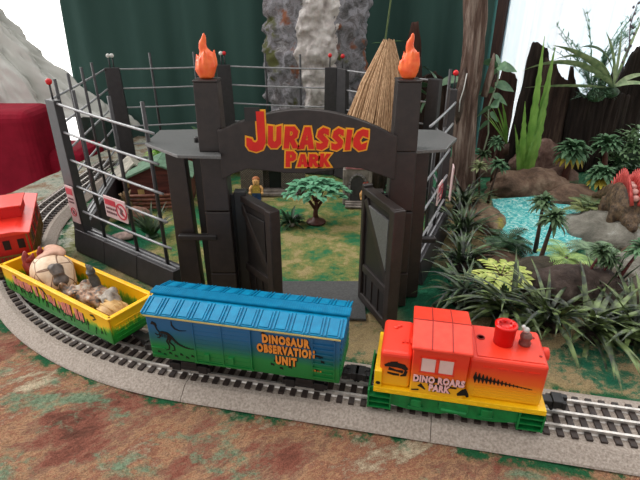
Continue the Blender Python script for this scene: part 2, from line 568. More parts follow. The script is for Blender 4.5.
# ---- covered couch beyond the left end of the board
red_cloth = mat('deep_red_upholstery', (150, 22, 46), (132, 16, 38), 0.85, 0.3, 0.15, 14, 0.05, spec=0.2)
ct = thing('red_couch', 'deep red upholstered couch beyond the left edge of the layout', 'couch', (-78, 128, -75))
mb = MB(); mb.box((-3, -14, 43), (32, 13, 88)); mb.build('couch_arm', red_cloth, ct, bevel=2.5, seg=4)
mb = MB(); mb.box((14.5, -9, 38), (13, 14, 77)); mb.build('couch_seat', red_cloth, ct, bevel=2)
mb = MB(); mb.box((-28, -12, 40), (16, 16, 80)); mb.build('couch_back', red_cloth, ct, bevel=2)
def sheet():
    """white dust sheet tented over a tall thing standing behind the couch arm"""
    mb = MB(); n = 220; nz = 80
    vs = []; fs = []
    ax, ay = -90.0, 132.0
    for side in (0, 1):
        for j in range(nz + 1):
            t = j / nz                                   # 0 top .. 1 hem
            z = 52 - 48 * t
            for i in range(n + 1):
                a = -math.pi * 1.02 + math.pi * 1.06 * i / n     # half turn facing the camera and its right
                prof = 1 + 30 * t ** 1.6 + 2 * max(0, t - 0.62) / 0.38
                fold = 1.7 * math.sin(a * 11 + 3 * noise.noise(Vector((a, t * 2, 0))) * 2) * (0.25 + t) + 1.6 * noise.noise(Vector((a * 3, t * 3.5, 4)))
                crumple = 2.6 * noise.noise(Vector((a * 8, t * 9, 9))) * t + 1.5 * (0.5 - abs(noise.noise(Vector((a * 14 - t * 6, t * 10, 5))) * 2)) * min(1, t * 2)
                r = prof + fold + crumple - side * 0.3
                vs.append((ax + r * math.cos(a) * 1.12, ay + r * math.sin(a) * 0.45, z + 1.2 * noise.noise(Vector((a * 4, t, 2))) - (3.5 * math.sin(a * 2.5) if t > 0.9 else 0) * (t - 0.9) * 10))
    m_ = (nz + 1) * (n + 1)
    for j in range(nz):
        for i in range(n):
            a = j * (n + 1) + i
            fs.append((a, a + n + 1, a + n + 2, a + 1)); fs.append((m_ + a + 1, m_ + a + n + 2, m_ + a + n + 1, m_ + a))
    return mb.add(vs, fs, None, 0, True)
sheet_m = mat('white_dust_sheet', (222, 222, 216), (196, 196, 190), 0.8, 0.1, 0.1, 6)
tag(sheet().build('dust_sheet', sheet_m), 'crumpled white dust sheet draped over the back of the red couch', 'sheet')

# ================================================================= TRACK
bed_m = mat('grey_ballast_plastic', (172, 160, 150), (138, 126, 116), 0.75, 5, 0.8, 6, 0.12)
tie_m = mat('dark_brown_tie_plastic', (58, 46, 42), (42, 34, 32), 0.5, 2)
rail_m = mat('bright_steel_rail', (226, 220, 214), (190, 184, 178), 0.3, 2, metal=0.55, spec=0.7)
def path_curve(a0, a1):
    def f(t, o):      # o: offset outward from the circle's centre line
        a = a0 + (a1 - a0) * t
        return Vector((TC.x + (TR_ + o) * math.cos(a), TC.y + (TR_ + o) * math.sin(a)))
    return f, abs(a1 - a0) * TR_
def path_line(p, q, nout):
    p = Vector(p); q = Vector(q); nout = Vector(nout)
    def f(t, o): return p + (q - p) * t + nout * o
    return f, (q - p).length
BED = [(-4.3, 0.0), (-4.2, 0.15), (-3.0, 0.98), (3.0, 0.98), (4.2, 0.15), (4.3, 0.0)]
def sweep(mb, f, ns, prof, t0=0.0, t1=1.0, smooth=False):
    vs = []; fs = []; k = len(prof)
    for i in range(ns + 1):
        t = t0 + (t1 - t0) * i / ns
        for o, z in prof:
            p = f(t, o); vs.append((p.x, p.y, z))
    for i in range(ns):
        for j in range(k):
            q = (j + 1) % k
            fs.append((i * k + j, (i + 1) * k + j, (i + 1) * k + q, i * k + q))
    fs.append(tuple(range(k))); fs.append(tuple(range(ns * k, ns * k + k))[::-1])
    mb.add(vs, fs, None, 0, smooth)
RAIL = lambda o: [(o - 0.16, 0.98), (o - 0.06, 1.08), (o - 0.06, 1.3), (o - 0.12, 1.34), (o - 0.12, 1.5), (o + 0.12, 1.5), (o + 0.12, 1.34), (o + 0.06, 1.3), (o + 0.06, 1.08), (o + 0.16, 0.98)]
def track_section(path, label):
    f, L = path
    t = thing('track_section', label, 'model railway track')
    ns = max(2, int(L / 1.2)); e = 0.03 / L
    mb = MB(); sweep(mb, f, ns, BED, e, 1 - e); mb.build('roadbed', bed_m, t, weld=True)
    mb = MB(); nt = int(L / 1.07)
    for i in range(nt):
        u = (i + 0.5) / nt
        a, b = f(u, -2.45), f(u, 2.45)
        c = (a + b) / 2; rz = math.atan2((b - a).y, (b - a).x)
        mb.box((c.x, c.y, 1.06), (4.9, 0.5, 0.26), rz)
    mb.build('crossties', tie_m, t)
    for o in (-1.6, 0, 1.6):
        mb = MB(); sweep(mb, f, ns, RAIL(o), e, 1 - e); mb.build('rail', rail_m, t, weld=True)
    return t
def P2(s): return T0 + TD * s
track_section(path_line(P2(0), P2(22.7), TN), 'straight grey track section under the blue boxcar and the small locomotive cab')
track_section(path_line(P2(22.7), P2(48.1), TN), 'straight grey track section emerging in front of the orange locomotive')
track_section(path_line(P2(48.1), P2(73.5), TN), 'straight grey track section farthest right beyond the locomotive')
track_section(path_curve(TA, R(-140.85)), 'curved grey track section under the yellow gondola')
track_section(path_curve(R(-140.85), R(-180)), 'curved grey track section by the caboose and the fence corner')
XS = TC.x - TR_
track_section(path_line((XS, TC.y), (XS, TC.y + 25.4), (-1, 0)), 'straight grey track section running away outside the far left fence')

# ================================================================= TRAIN
blk = mat('black_coupler_plastic', (34, 33, 35), (22, 22, 24), 0.4, 2)
wheel_m = mat('dark_steel_wheel', (70, 68, 68), (48, 46, 46), 0.35, 2, metal=0.7)
black_ink = mat('black_paint', (20, 18, 18), (14, 13, 13), 0.5)

def grad_mat(name, stops, z0, z1, axis=2, rough=0.42, wob=0.5, bands=None):
    """sprayed paint that fades from one colour to the next up the body"""
    m, n, l, b = new_mat(name, rough, 0, 0.5)
    v = coords(n, l)
    sep = n.new('ShaderNodeSeparateXYZ'); l.new(v, sep.inputs[0])
    w = math_node(n, l, 'MULTIPLY', math_node(n, l, 'SUBTRACT', noise_node(n, l, coords(n, l, (1, 1, 0.3)), 0.9, 4, 0.7), 0.5), wob)
    q = n.new('ShaderNodeMapRange'); q.inputs['From Min'].default_value = z0; q.inputs['From Max'].default_value = z1
    l.new(math_node(n, l, 'ADD', sep.outputs[axis], w), q.inputs['Value'])
    l.new(ramp(n, l, q.outputs['Result'], stops), b.inputs['Base Color'])
    bump(n, l, b, noise_node(n, l, v, 10, 2), 0.08, 0.03)
    return m

def truck(parent, x, side_m, w=1.9):
    mb = MB()
    for s in (-1, 1):
        mb.box((x, s * w, 2.15), (4.2, 0.35, 0.55)); mb.box((x, s * w, 2.55), (1.6, 0.45, 0.6))
        for dx in (-1.35, 1.35): mb.box((x + dx, s * w, 2.15), (0.9, 0.5, 0.85))
    mb.box((x, 0, 2.6), (1.8, 3.8, 0.5)); mb.box((x, 0, 2.2), (3.6, 1.0, 0.3))
    t = mb.build('truck', side_m, parent, bevel=0.06)
    for dx in (-1.35, 1.35):
        for s in (-1, 1):
            M = Matrix.Translation((x + dx, s * 1.55, 2.2)) @ Matrix.Rotation(R(90), 4, 'X')
            wv = MB(); wv.lathe([(0.2, -0.25), (0.72, -0.25), (0.72, 0.1 * s + 0.0), (0.62, 0.18), (0.25, 0.25)], 18, M=M)
            wv.build('wheel', wheel_m, t)
    return t

def coupler(parent, x, s):
    mb = MB()
    mb.box((x + s * 0.6, 0, 2.55), (1.6, 0.8, 0.45))
    mb.box((x + s * 1.55, 0.1, 2.55), (0.9, 1.25, 0.75))
    mb.box((x + s * 2.05, 0.42, 2.55), (0.7, 0.45, 0.7)); mb.box((x + s * 2.0, -0.4, 2.55), (0.35, 0.4, 0.7))
    mb.tube([(x + s * 0.9, -0.2, 2.3), (x + s * 1.2, -0.2, 1.8)], 0.18, 8)
    mb.build('coupler', blk, parent, bevel=0.06)

# ---- boxcar
def boxcar():
    L = 17.7; HW = 2.65; Z0 = 3.4; ZE = 8.3; ZR = 9.0
    s0 = 5.75
    p = P2(s0)
    t = thing('boxcar', 'blue and green toy boxcar with orange lettering and a black dinosaur skeleton', 'toy train car', (p.x, p.y, 0), ANG)
    body_m = grad_mat('boxcar_blue_green_paint', [(0.0, (10, 108, 44)), (0.30, (28, 124, 60)), (0.48, (20, 96, 100)), (0.72, (28, 94, 138)), (1, (34, 98, 146))], Z0, ZE)
    roof_m = mat('boxcar_blue_roof_plastic', (0, 130, 172), (0, 114, 156), 0.4, 1.5, 0.05, 8, spec=0.3)
    mb = MB()
    mb.box((0, 0, (Z0 + ZE) / 2), (L, 2 * HW, ZE - Z0))
    b = mb.build('body', body_m, t, bevel=0.1)
    # raised door, ribs and ladders on the camera side and the other side
    for s in (-1, 1):
        mb = MB(); y = s * (HW + 0.06)
        mb.box((-1.65, y, 5.85), (5.4, 0.16, 4.5))
        for k in range(9): mb.box((-1.65, y + s * 0.06, 4.0 + k * 0.46), (5.1, 0.1, 0.06))
        for xx in (-4.3, -1.65, 1.0): mb.box((xx, y + s * 0.08, 5.85), (0.12, 0.16, 4.5))
        for xx in (-3.2, -0.9): mb.box((xx, y + s * 0.15, 4.5), (0.5, 0.25, 0.7))
        mb.box((-1.65, y + s * 0.1, 3.75), (5.6, 0.2, 0.18))
        mb.build('sliding_door', body_m, t)
        mb = MB()
        for k in range(8): mb.box((7.45, y + s * 0.02, 3.9 + 0.5 * k), (1.9, 0.12, 0.09))
        for xx in (6.5, 8.4): mb.box((xx, y + s * 0.02, 5.8), (0.1, 0.12, 4.3))
        mb.build('ladder', body_m, t)
        mb = MB()
        for k in range(2): mb.box((-8.0, y + s * 0.02, 3.9 + 0.8 * k), (1.4, 0.12, 0.09))
        mb.build('grab_bar', body_m, t)
    for s in (-1, 1):      # end ribs
        mb = MB()
        for k in range(7): mb.box((s * (L / 2 + 0.04), 0, 4.0 + 0.58 * k), (0.14, 4.6, 0.2))
        mb.build('end_rib', body_m, t)
    # roof: shallow gable with ribs and a running board
    mb = MB(); ov = 0.28
    prof = [(-HW - 0.15, ZE - 0.05), (-HW - 0.15, ZE + 0.12), (-0.9, ZR), (0.9, ZR), (HW + 0.15, ZE + 0.12), (HW + 0.15, ZE - 0.05)]
    M = Matrix(((0, 0, 1, 0), (1, 0, 0, 0), (0, 1, 0, 0), (0, 0, 0, 1)))
    mb.prism(prof, -L / 2 - ov, L / 2 + ov, M)
    r = mb.build('roof', roof_m, t, bevel=0.06)
    mb = MB()
    sl = math.atan2(ZR - ZE - 0.12, HW + 0.15 - 0.9); ln = math.hypot(ZR - ZE - 0.12, HW + 0.15 - 0.9)
    n = 12
    for s in (-1, 1):
        for k in range(n + 1):
            x = -L / 2 - 0.1 + (L + 0.2) * k / n
            Mx = Matrix.Translation((x, s * (HW + 0.15 + 0.9) / 2, (ZR + ZE + 0.12) / 2 + 0.04)) @ Matrix.Rotation(-s * sl, 4, 'X')
            mb.box((-0.16, 0, 0), (0.14, ln, 0.16), M=Mx); mb.box((0.16, 0, 0), (0.14, ln, 0.16), M=Mx)
            if k < n: mb.box(((L + 0.2) / n / 2, 0, 0.0), ((L + 0.2) / n - 0.65, ln * 0.88, 0.1), M=Mx)
    mb.build('roof_rib', roof_m, r, bevel=0.03)
    mb = MB(); mb.box((0, 0, ZR + 0.18), (L + 1.0, 1.15, 0.16))
    for k in range(90): mb.box((-L / 2 - 0.4 + (L + 0.8) * k / 89, 0, ZR + 0.28), (0.09, 1.05, 0.06))
    for k in range(8): mb.box((-L / 2 + L * k / 7, 0, ZR + 0.05), (0.2, 0.9, 0.2))
    mb.build('running_board', roof_m, r)
    for s in (-1, 1):
        mb = MB(); mb.box((0, s * (HW + 0.14), ZE - 0.08), (L + 0.2, 0.14, 0.14))
        mb.build('gold_trim', mat('cream_gold_trim', (206, 186, 120), (190, 168, 100), 0.5), t)
    mb = MB(); mb.box((0, 0, Z0 - 0.15), (L - 0.6, 4.0, 0.4)); mb.box((0, 0, Z0 - 0.5), (3, 2.2, 0.6))
    mb.build('underframe', blk, t)
    # skeleton decal
    mb = MB(); yy = -HW - 0.02
    X = lambda a: -L / 2 + a
    ds = [[(X(.45), 7.25, .1), (X(.6), 7.42, .34), (X(.85), 7.3, .3), (X(.95), 7.1, .14)],
          [(X(.85), 7.2, .16), (X(.95), 6.75, .13), (X(1.15), 6.45, .16), (X(1.5), 6.5, .24), (X(1.9), 6.42, .28), (X(2.25), 6.1, .3), (X(2.6), 5.65, .22), (X(3.0), 5.3, .17), (X(3.5), 5.08, .12), (X(4.0), 5.0, .08), (X(4.5), 5.05, .04)]]
    for k in range(6): ds.append([(X(1.2 + .15 * k), 6.4, .08), (X(1.12 + .15 * k), 6.0 - .03 * k, .05)])
    for k in range(7): ds.append([(X(2.6 + .22 * k), 5.6 - .08 * k, .05), (X(2.52 + .22 * k), 5.35 - .07 * k, .04)])
    ds.append([(X(1.2), 6.3, .12), (X(.9), 6.1, .1), (X(.72), 6.3, .07)]); ds.append([(X(1.3), 6.2, .1), (X(1.05), 5.8, .09), (X(.85), 5.85, .06)])
    ds.append([(X(2.2), 6.05, .26), (X(2.0), 5.45, .18), (X(2.4), 5.05, .13), (X(2.42), 4.6, .11), (X(2.15), 4.5, .07)])
    ds.append([(X(2.05), 6.1, .22), (X(1.75), 5.5, .15), (X(1.95), 5.05, .12), (X(1.85), 4.6, .1), (X(1.55), 4.5, .07)])
    ds.append([(X(2.5), 7.85, .06), (X(2.5), 7.4, .16), (X(2.75), 7.05, .14), (X(3.2), 6.9, .09), (X(3.85), 7.0, .03)])
    for k in range(8):
        x0 = .7 + .55 * k; zz = 4.2 - (k % 2) * .25
        ds.append([(X(x0), zz, .2), (X(x0 + .25), zz, .07)]); ds.append([(X(x0 + .05), zz + .13, .05), (X(x0 + .28), zz - .12, .05)])
    strokes(mb, ds, yy)
    mb.build('skeleton_decal', black_ink, t); mb = MB()
    # right-hand prints and claw marks behind the lettering
    ds = []
    for (a, z) in ((11.6, 4.6), (12.4, 4.3), (13.2, 4.55), (11.9, 5.0), (15.6, 4.6), (16.2, 4.35), (15.9, 5.9), (16.1, 5.6)):
        ds.append([(X(a), z, 0.22), (X(a + 0.3), z, 0.1)]); ds.append([(X(a), z + 0.1, 0.06), (X(a + 0.3), z - 0.15, 0.06)])
    ds.append([(X(10.9), 7.9, 0.3), (X(11.3), 7.6, 0.2), (X(11.7), 7.3, 0.1)])
    ds.append([(X(13.4), 6.55, 0.08), (X(14.6), 6.5, 0.18), (X(15.6), 6.2, 0.22), (X(16.3), 6.05, 0.08)])
    strokes(mb, ds, yy)
    mb.build('footprint_decal', black_ink, t)
    org = mat('orange_lettering', (236, 150, 62), (224, 134, 50), 0.5)
    for d, mm, nm, off, yo in ((0.05, black_ink, 'letter_shadow', 0.11, -0.01), (0.05, org, 'lettering', 0.06, -0.06)):
        mb = MB()
        for s_, zc, wd in (('DINOSAUR', 7.3, 4.2), ('OBSERVATION', 6.25, 5.15), ('UNIT', 5.15, 1.9)):
            vs, fs = text_geo(s_, 1.0, d, off, 1.22)
            w = max(v[0] for v in vs) - min(v[0] for v in vs); h = max(v[1] for v in vs) - min(v[1] for v in vs)
            dx = 0.07 if nm == 'letter_shadow' else 0
            M = Matrix.Translation((X(13.0) + dx, -HW - 0.03 + yo, zc - dx)) @ FACE @ Matrix.Diagonal((wd / w, 0.92 / h, 1, 1))
            mb.add(vs, fs, M)
        mb.build(nm, mm, t)
    mb = MB()
    for k in range(4): mb.box((X(15.35 + 0.24 * k), -HW - 0.03, 4.55 - 0.03 * k), (0.14, 0.04, 0.24))
    mb.build('small_mark', org, t)
    truck(t, -5.6, blk); truck(t, 5.6, blk); coupler(t, -L / 2, -1); coupler(t, L / 2, 1)
    return t
boxcar()

# ---- locomotive
def loco():
    s0 = 24.35; p = P2(s0); HL = 7.15; HW = 2.65
    t = thing('locomotive', 'orange and yellow toy diesel locomotive with green underframe and dinosaur markings', 'toy locomotive', (p.x, p.y, 0), ANG)
    og = grad_mat('orange_to_yellow_paint', [(0.0, (242, 186, 22)), (0.28, (240, 168, 26)), (0.5, (232, 96, 28)), (0.78, (226, 52, 28)), (1, (230, 58, 34))], 3.6, 8.0, wob=0.4)
    redp = mat('orange_red_plastic', (232, 66, 44), (222, 54, 34), 0.38, 1.5, 0.06, 8)
    yel = mat('bright_yellow_plastic', (246, 198, 20), (238, 186, 14), 0.4, 1.5)
    grn = mat('green_underframe_plastic', (16, 128, 62), (10, 106, 50), 0.4, 1.5, 0.05, 6)
    mb = MB(); mb.box((0.2, 0, 3.55), (2 * HL - 0.4, 5.6, 0.5))
    for k in range(16): mb.box((-HL + 0.7 + k * 0.9, -2.81, 3.5), (0.28, 0.06, 0.1))
    mb.build('running_deck', yel, t, bevel=0.06)
    mb = MB(); mb.box((-HL + 0.72, 0, 4.6), (0.64, 5.5, 1.9)); mb.build('end_platform', yel, t, bevel=0.08)
    mb = MB(); mb.prism([(-6.4 + 0.2 * math.cos(k), 4.3 + 0.16 * math.sin(k)) for k in [i * math.pi / 5 for i in range(10)]], 2.75, 2.8, FACE)
    mb.build('round_mark', black_ink, t)
    # short hood
    mb = MB(); mb.box((-5.05, 0, 5.55), (2.6, 4.9, 3.6)); sh = mb.build('short_hood', og, t, bevel=0.35, seg=3)
    mb = MB()
    for k in range(3): mb.box((-4.6 + 0.35 * k, -0.6, 7.4), (0.18, 0.7, 0.18))
    mb.ball((-5.3, 1.1, 7.36), (0.22, 0.22, 0.16)); mb.ball((-5.0, 1.4, 7.36), (0.22, 0.22, 0.16))
    mb.build('vent', redp, sh)
    mb = MB()
    strokes(mb, [[(-5.95, 6.0, 0.2), (-5.6, 6.15, 0.42), (-5.0, 6.2, 0.5), (-4.4, 6.1, 0.5), (-4.1, 5.8, 0.3)],
                 [(-5.6, 5.75, 0.3), (-5.0, 5.6, 0.16), (-4.4, 5.55, 0.3)], [(-5.7, 5.3, 0.16), (-5.2, 5.2, 0.22), (-4.7, 5.2, 0.2)], [(-4.15, 5.7, 0.25), (-4.25, 5.25, 0.3), (-4.6, 5.1, 0.1)],
                 [(-5.5, 6.4, 0.1), (-4.9, 6.5, 0.12)]], -2.47)
    mb.build('skull_decal', black_ink, sh)
    # cab
    mb = MB(); mb.box((-1.55, 0, 6.15), (4.4, 5.5, 4.8)); cab = mb.build('cab', og, t, bevel=0.1)
    for s in (-1, 1):
        for xx in (-2.45, -1.05):
            mb = MB(); mb.box((xx, s * 2.76, 6.85), (1.12, 0.06, 1.35)); mb.build('window', mat('milky_pink_window', (226, 196, 190), (216, 184, 178), 0.3), cab, bevel=0.02)
            mb = MB()
            for a, b_, c, d in ((xx, 7.6, 1.4, 0.12), (xx, 6.1, 1.4, 0.12)): mb.box((a, s * 2.78, b_), (c, 0.1, d))
            for a in (xx - 0.64, xx + 0.64): mb.box((a, s * 2.78, 6.85), (0.12, 0.1, 1.6))
            mb.build('window_frame', redp, cab)
    M = Matrix(((0, 0, 1, 0), (1, 0, 0, 0), (0, 1, 0, 0), (0, 0, 0, 1)))
    mb = MB()
    mb.prism([(-3.05, 8.35), (-3.05, 8.65), (-0.05, 9.3), (0.05, 9.3), (3.05, 8.65), (3.05, 8.35)], -3.9, 0.85, M)
    ro = mb.build('cab_roof', redp, t, bevel=0.12)
    seam = mat('dark_red_seam', (150, 34, 26), (140, 30, 24), 0.6)
    mb = MB()
    for xx in (-2.32, -0.72):
        for s in (-1, 1):
            Mx = Matrix.Translation((xx, s * 1.55, 9.0)) @ Matrix.Rotation(-s * math.atan2(0.65, 3.0), 4, 'X'); mb.box((0, 0, 0.0), (0.07, 3.0, 0.06), M=Mx)
    mb.box((-1.52, 0, 9.31), (4.7, 0.08, 0.05)); mb.build('roof_seam', seam, ro)
    # long hood
    mb = MB(); mb.box((3.7, 0, 5.8), (6.0, 4.7, 4.1)); lh = mb.build('long_hood', og, t, bevel=0.3, seg=3)
    mb = MB(); mb.box((3.85, 0, 7.86), (5.1, 4.1, 0.12)); mb.box((0.98, -2.36, 6.6), (0.1, 0.1, 1.6))
    for k in range(4): mb.box((2.2 + 1.15 * k, -2.38, 7.1), (0.8, 0.06, 0.08))
    for k in range(5): mb.box((3.8, -2.38, 4.1 + 0.28 * k), (4.8, 0.05, 0.05))
    mb.build('hood_rib', og, lh)
    mb = MB(); mb.lathe([(0.8, 0), (0.84, 1.7), (0.9, 1.72), (0.9, 1.9), (0.6, 1.91), (0.58, 1.6), (0.05, 1.55)], 24, (3.5, 0.1, 7.85))
    for k in range(8): mb.box((3.5 + 0.55 * math.cos(k * 0.785), 0.1 + 0.55 * math.sin(k * 0.785), 9.65), (0.12, 0.12, 0.2))
    mb.build('smoke_stack', mat('glossy_red_plastic', (222, 26, 22), (205, 18, 16), 0.25), t)
    mb = MB(); mb.lathe([(0.45, 0), (0.5, 0.3), (0.35, 0.5), (0.5, 0.8), (0.4, 1.1), (0.15, 1.25)], 14, (5.2, 0.2, 7.85))
    mb.build('bell', mat('brown_grey_metal', (140, 96, 88), (110, 76, 70), 0.35, 2, metal=0.3), t)
    mb = MB(); mb.ball((5.1, 0.2, 9.3), (0.3, 0.25, 0.28)); mb.tube([(5.2, 0.2, 8.9), (5.0, 0.2, 9.4), (4.8, 0.2, 9.7)], 0.15, 8)
    mb.build('whistle', mat('grey_white_metal', (206, 204, 200), (180, 176, 172), 0.3, metal=0.2), t)
    mb = MB()
    mb.lathe([(0.34, 0), (0.34, 0.06), (0.24, 0.06), (0.24, 0)], 16, (1.75, 0.4, 7.92)); mb.ball((6.0, 1.2, 7.9), (0.2, 0.2, 0.12)); mb.ball((6.2, -1.2, 7.9), (0.14, 0.14, 0.1))
    mb.build('hatch_ring', seam, t)
    mb = MB(); M2 = Matrix.Translation((6.65, 0.2, 7.2)) @ Matrix.Rotation(R(90), 4, 'Y'); mb.lathe([(0.55, 0), (0.55, 0.5), (0.42, 0.55), (0.4, 0.35)], 16, M=M2)
    mb.build('headlight', redp, t)
    # spine row decal
    mb = MB(); ds = []
    for k in range(15):
        x = 1.35 + 0.3 * k; a = max(0.06, 0.55 - 0.04 * k)
        ds.append([(x, 5.95 - 0.035 * k + a, 0.05), (x, 5.95 - 0.035 * k, 0.45 * a + 0.08), (x + 0.04, 5.95 - 0.035 * k - a, 0.04)])
    ds.append([(1.2, 5.95, 0.14), (5.8, 5.45, 0.05)])
    strokes(mb, ds, -2.38); mb.build('spine_decal', black_ink, lh)
    # lettering
    mb = MB()
    strokes(mb, [[(-3.0, 4.75, 0.4), (-2.7, 4.5, 0.2), (-2.5, 4.3, 0.1)], [(0.15, 4.3, 0.15), (0.5, 4.7, 0.35), (0.7, 4.4, 0.4), (0.1, 4.2, 0.2)], [(0.6, 4.9, 0.3), (0.85, 4.4, 0.3), (0.95, 4.1, 0.2)],
                 [(-2.3, 4.85, 0.2), (0.0, 4.85, 0.14)], [(-3.6, 4.1, 0.1), (-3.0, 4.2, 0.14)], [(-1.6, 5.15, 0.5), (-1.5, 5.6, 0.4)]], -2.77)
    mb.build('track_decal', black_ink, t)
    pk = mat('pink_white_lettering', (240, 190, 190), (232, 176, 178), 0.5)
    for mm, nm, off, yo, dx in ((black_ink, 'letter_shadow', 0.13, -0.03, 0.07), (pk, 'lettering', 0.055, -0.09, 0)):
        mb = MB()
        for s_, zc, wd, xc in (('DINO ROARS', 5.4, 4.1, -1.5), ('PARK', 4.6, 1.7, -1.4)):
            vs, fs = text_geo(s_, 1.0, 0.05, off, 1.12)
            w = max(v[0] for v in vs) - min(v[0] for v in vs); h = max(v[1] for v in vs) - min(v[1] for v in vs)
            mb.add(vs, fs, Matrix.Translation((xc + dx, -2.76 + yo, zc - dx)) @ FACE @ Matrix.Diagonal((wd / w, 0.72 / h, 1, 1)))
        mb.build(nm, mm, t)
    # green underframe
    for s in (-1, 1):
        mb = MB(); y = s * 2.35
        mb.prism([(-5.3, 3.3), (-5.3, 1.9), (-3.8, 1.6), (-1.0, 1.6), (-0.4, 1.8), (0.4, 1.8), (1.0, 1.6), (3.4, 1.6), (5.3, 1.9), (5.3, 3.3)], -y - 0.22, -y + 0.22, FACE)
        for xx in (-4.1, -2.1, 1.8, 3.6):
            mb.lathe([(0.42, 0), (0.42, 0.3), (0.2, 0.36)], 14, M=Matrix.Translation((xx, y + s * 0.15, 2.4)) @ Matrix.Rotation(R(90) * s, 4, 'X') @ Matrix.Rotation(0, 4, 'X'))
        for xx in (-3.1, 2.7): mb.box((xx, y + s * 0.3, 2.6), (0.9, 0.3, 0.7)); mb.box((xx, y + s * 0.3, 2.1), (1.3, 0.22, 0.2))
        mb.box((0, y + s * 0.25, 2.75), (2.4, 0.3, 0.9)); mb.tube([(-1.0, y + s * 0.4, 2.35), (1.1, y + s * 0.4, 2.25)], 0.16, 8)
        mb.build('side_frame', grn, t, bevel=0.08)
    for sx in (-1, 1):
        for s in (-1, 1):
            mb = MB(); xx = sx * 6.2
            for k in range(3): mb.box((xx, s * 2.45, 1.5 + 0.6 * k), (1.9, 0.6, 0.13))
            for q in (-0.95, 0.95): mb.box((xx + q, s * 2.45, 2.35), (0.14, 0.66, 1.9))
            mb.box((xx, s * 2.2, 2.35), (1.9, 0.08, 1.9))
            mb.build('step', grn, t)
        mb = MB(); mb.box((sx * 7.15, 0, 2.6), (0.2, 4.6, 1.4)); mb.build('pilot', grn, t, bevel=0.06)
    mb = MB(); mb.box((0, 0, 2.9), (13, 3.8, 0.8)); mb.build('underframe', blk, t)
    for xx in (-3.1, 2.7):
        for dx in (-1.2, 1.2):
            for s in (-1, 1):
                wv = MB(); wv.lathe([(0.2, -0.25), (0.72, -0.25), (0.72, 0.1), (0.3, 0.25)], 18, M=Matrix.Translation((xx + dx, s * 1.6, 2.21)) @ Matrix.Rotation(R(90), 4, 'X'))
                wv.build('wheel', wheel_m, t)
    coupler(t, -7.2, -1); coupler(t, 7.2, 1)
    return t
loco()

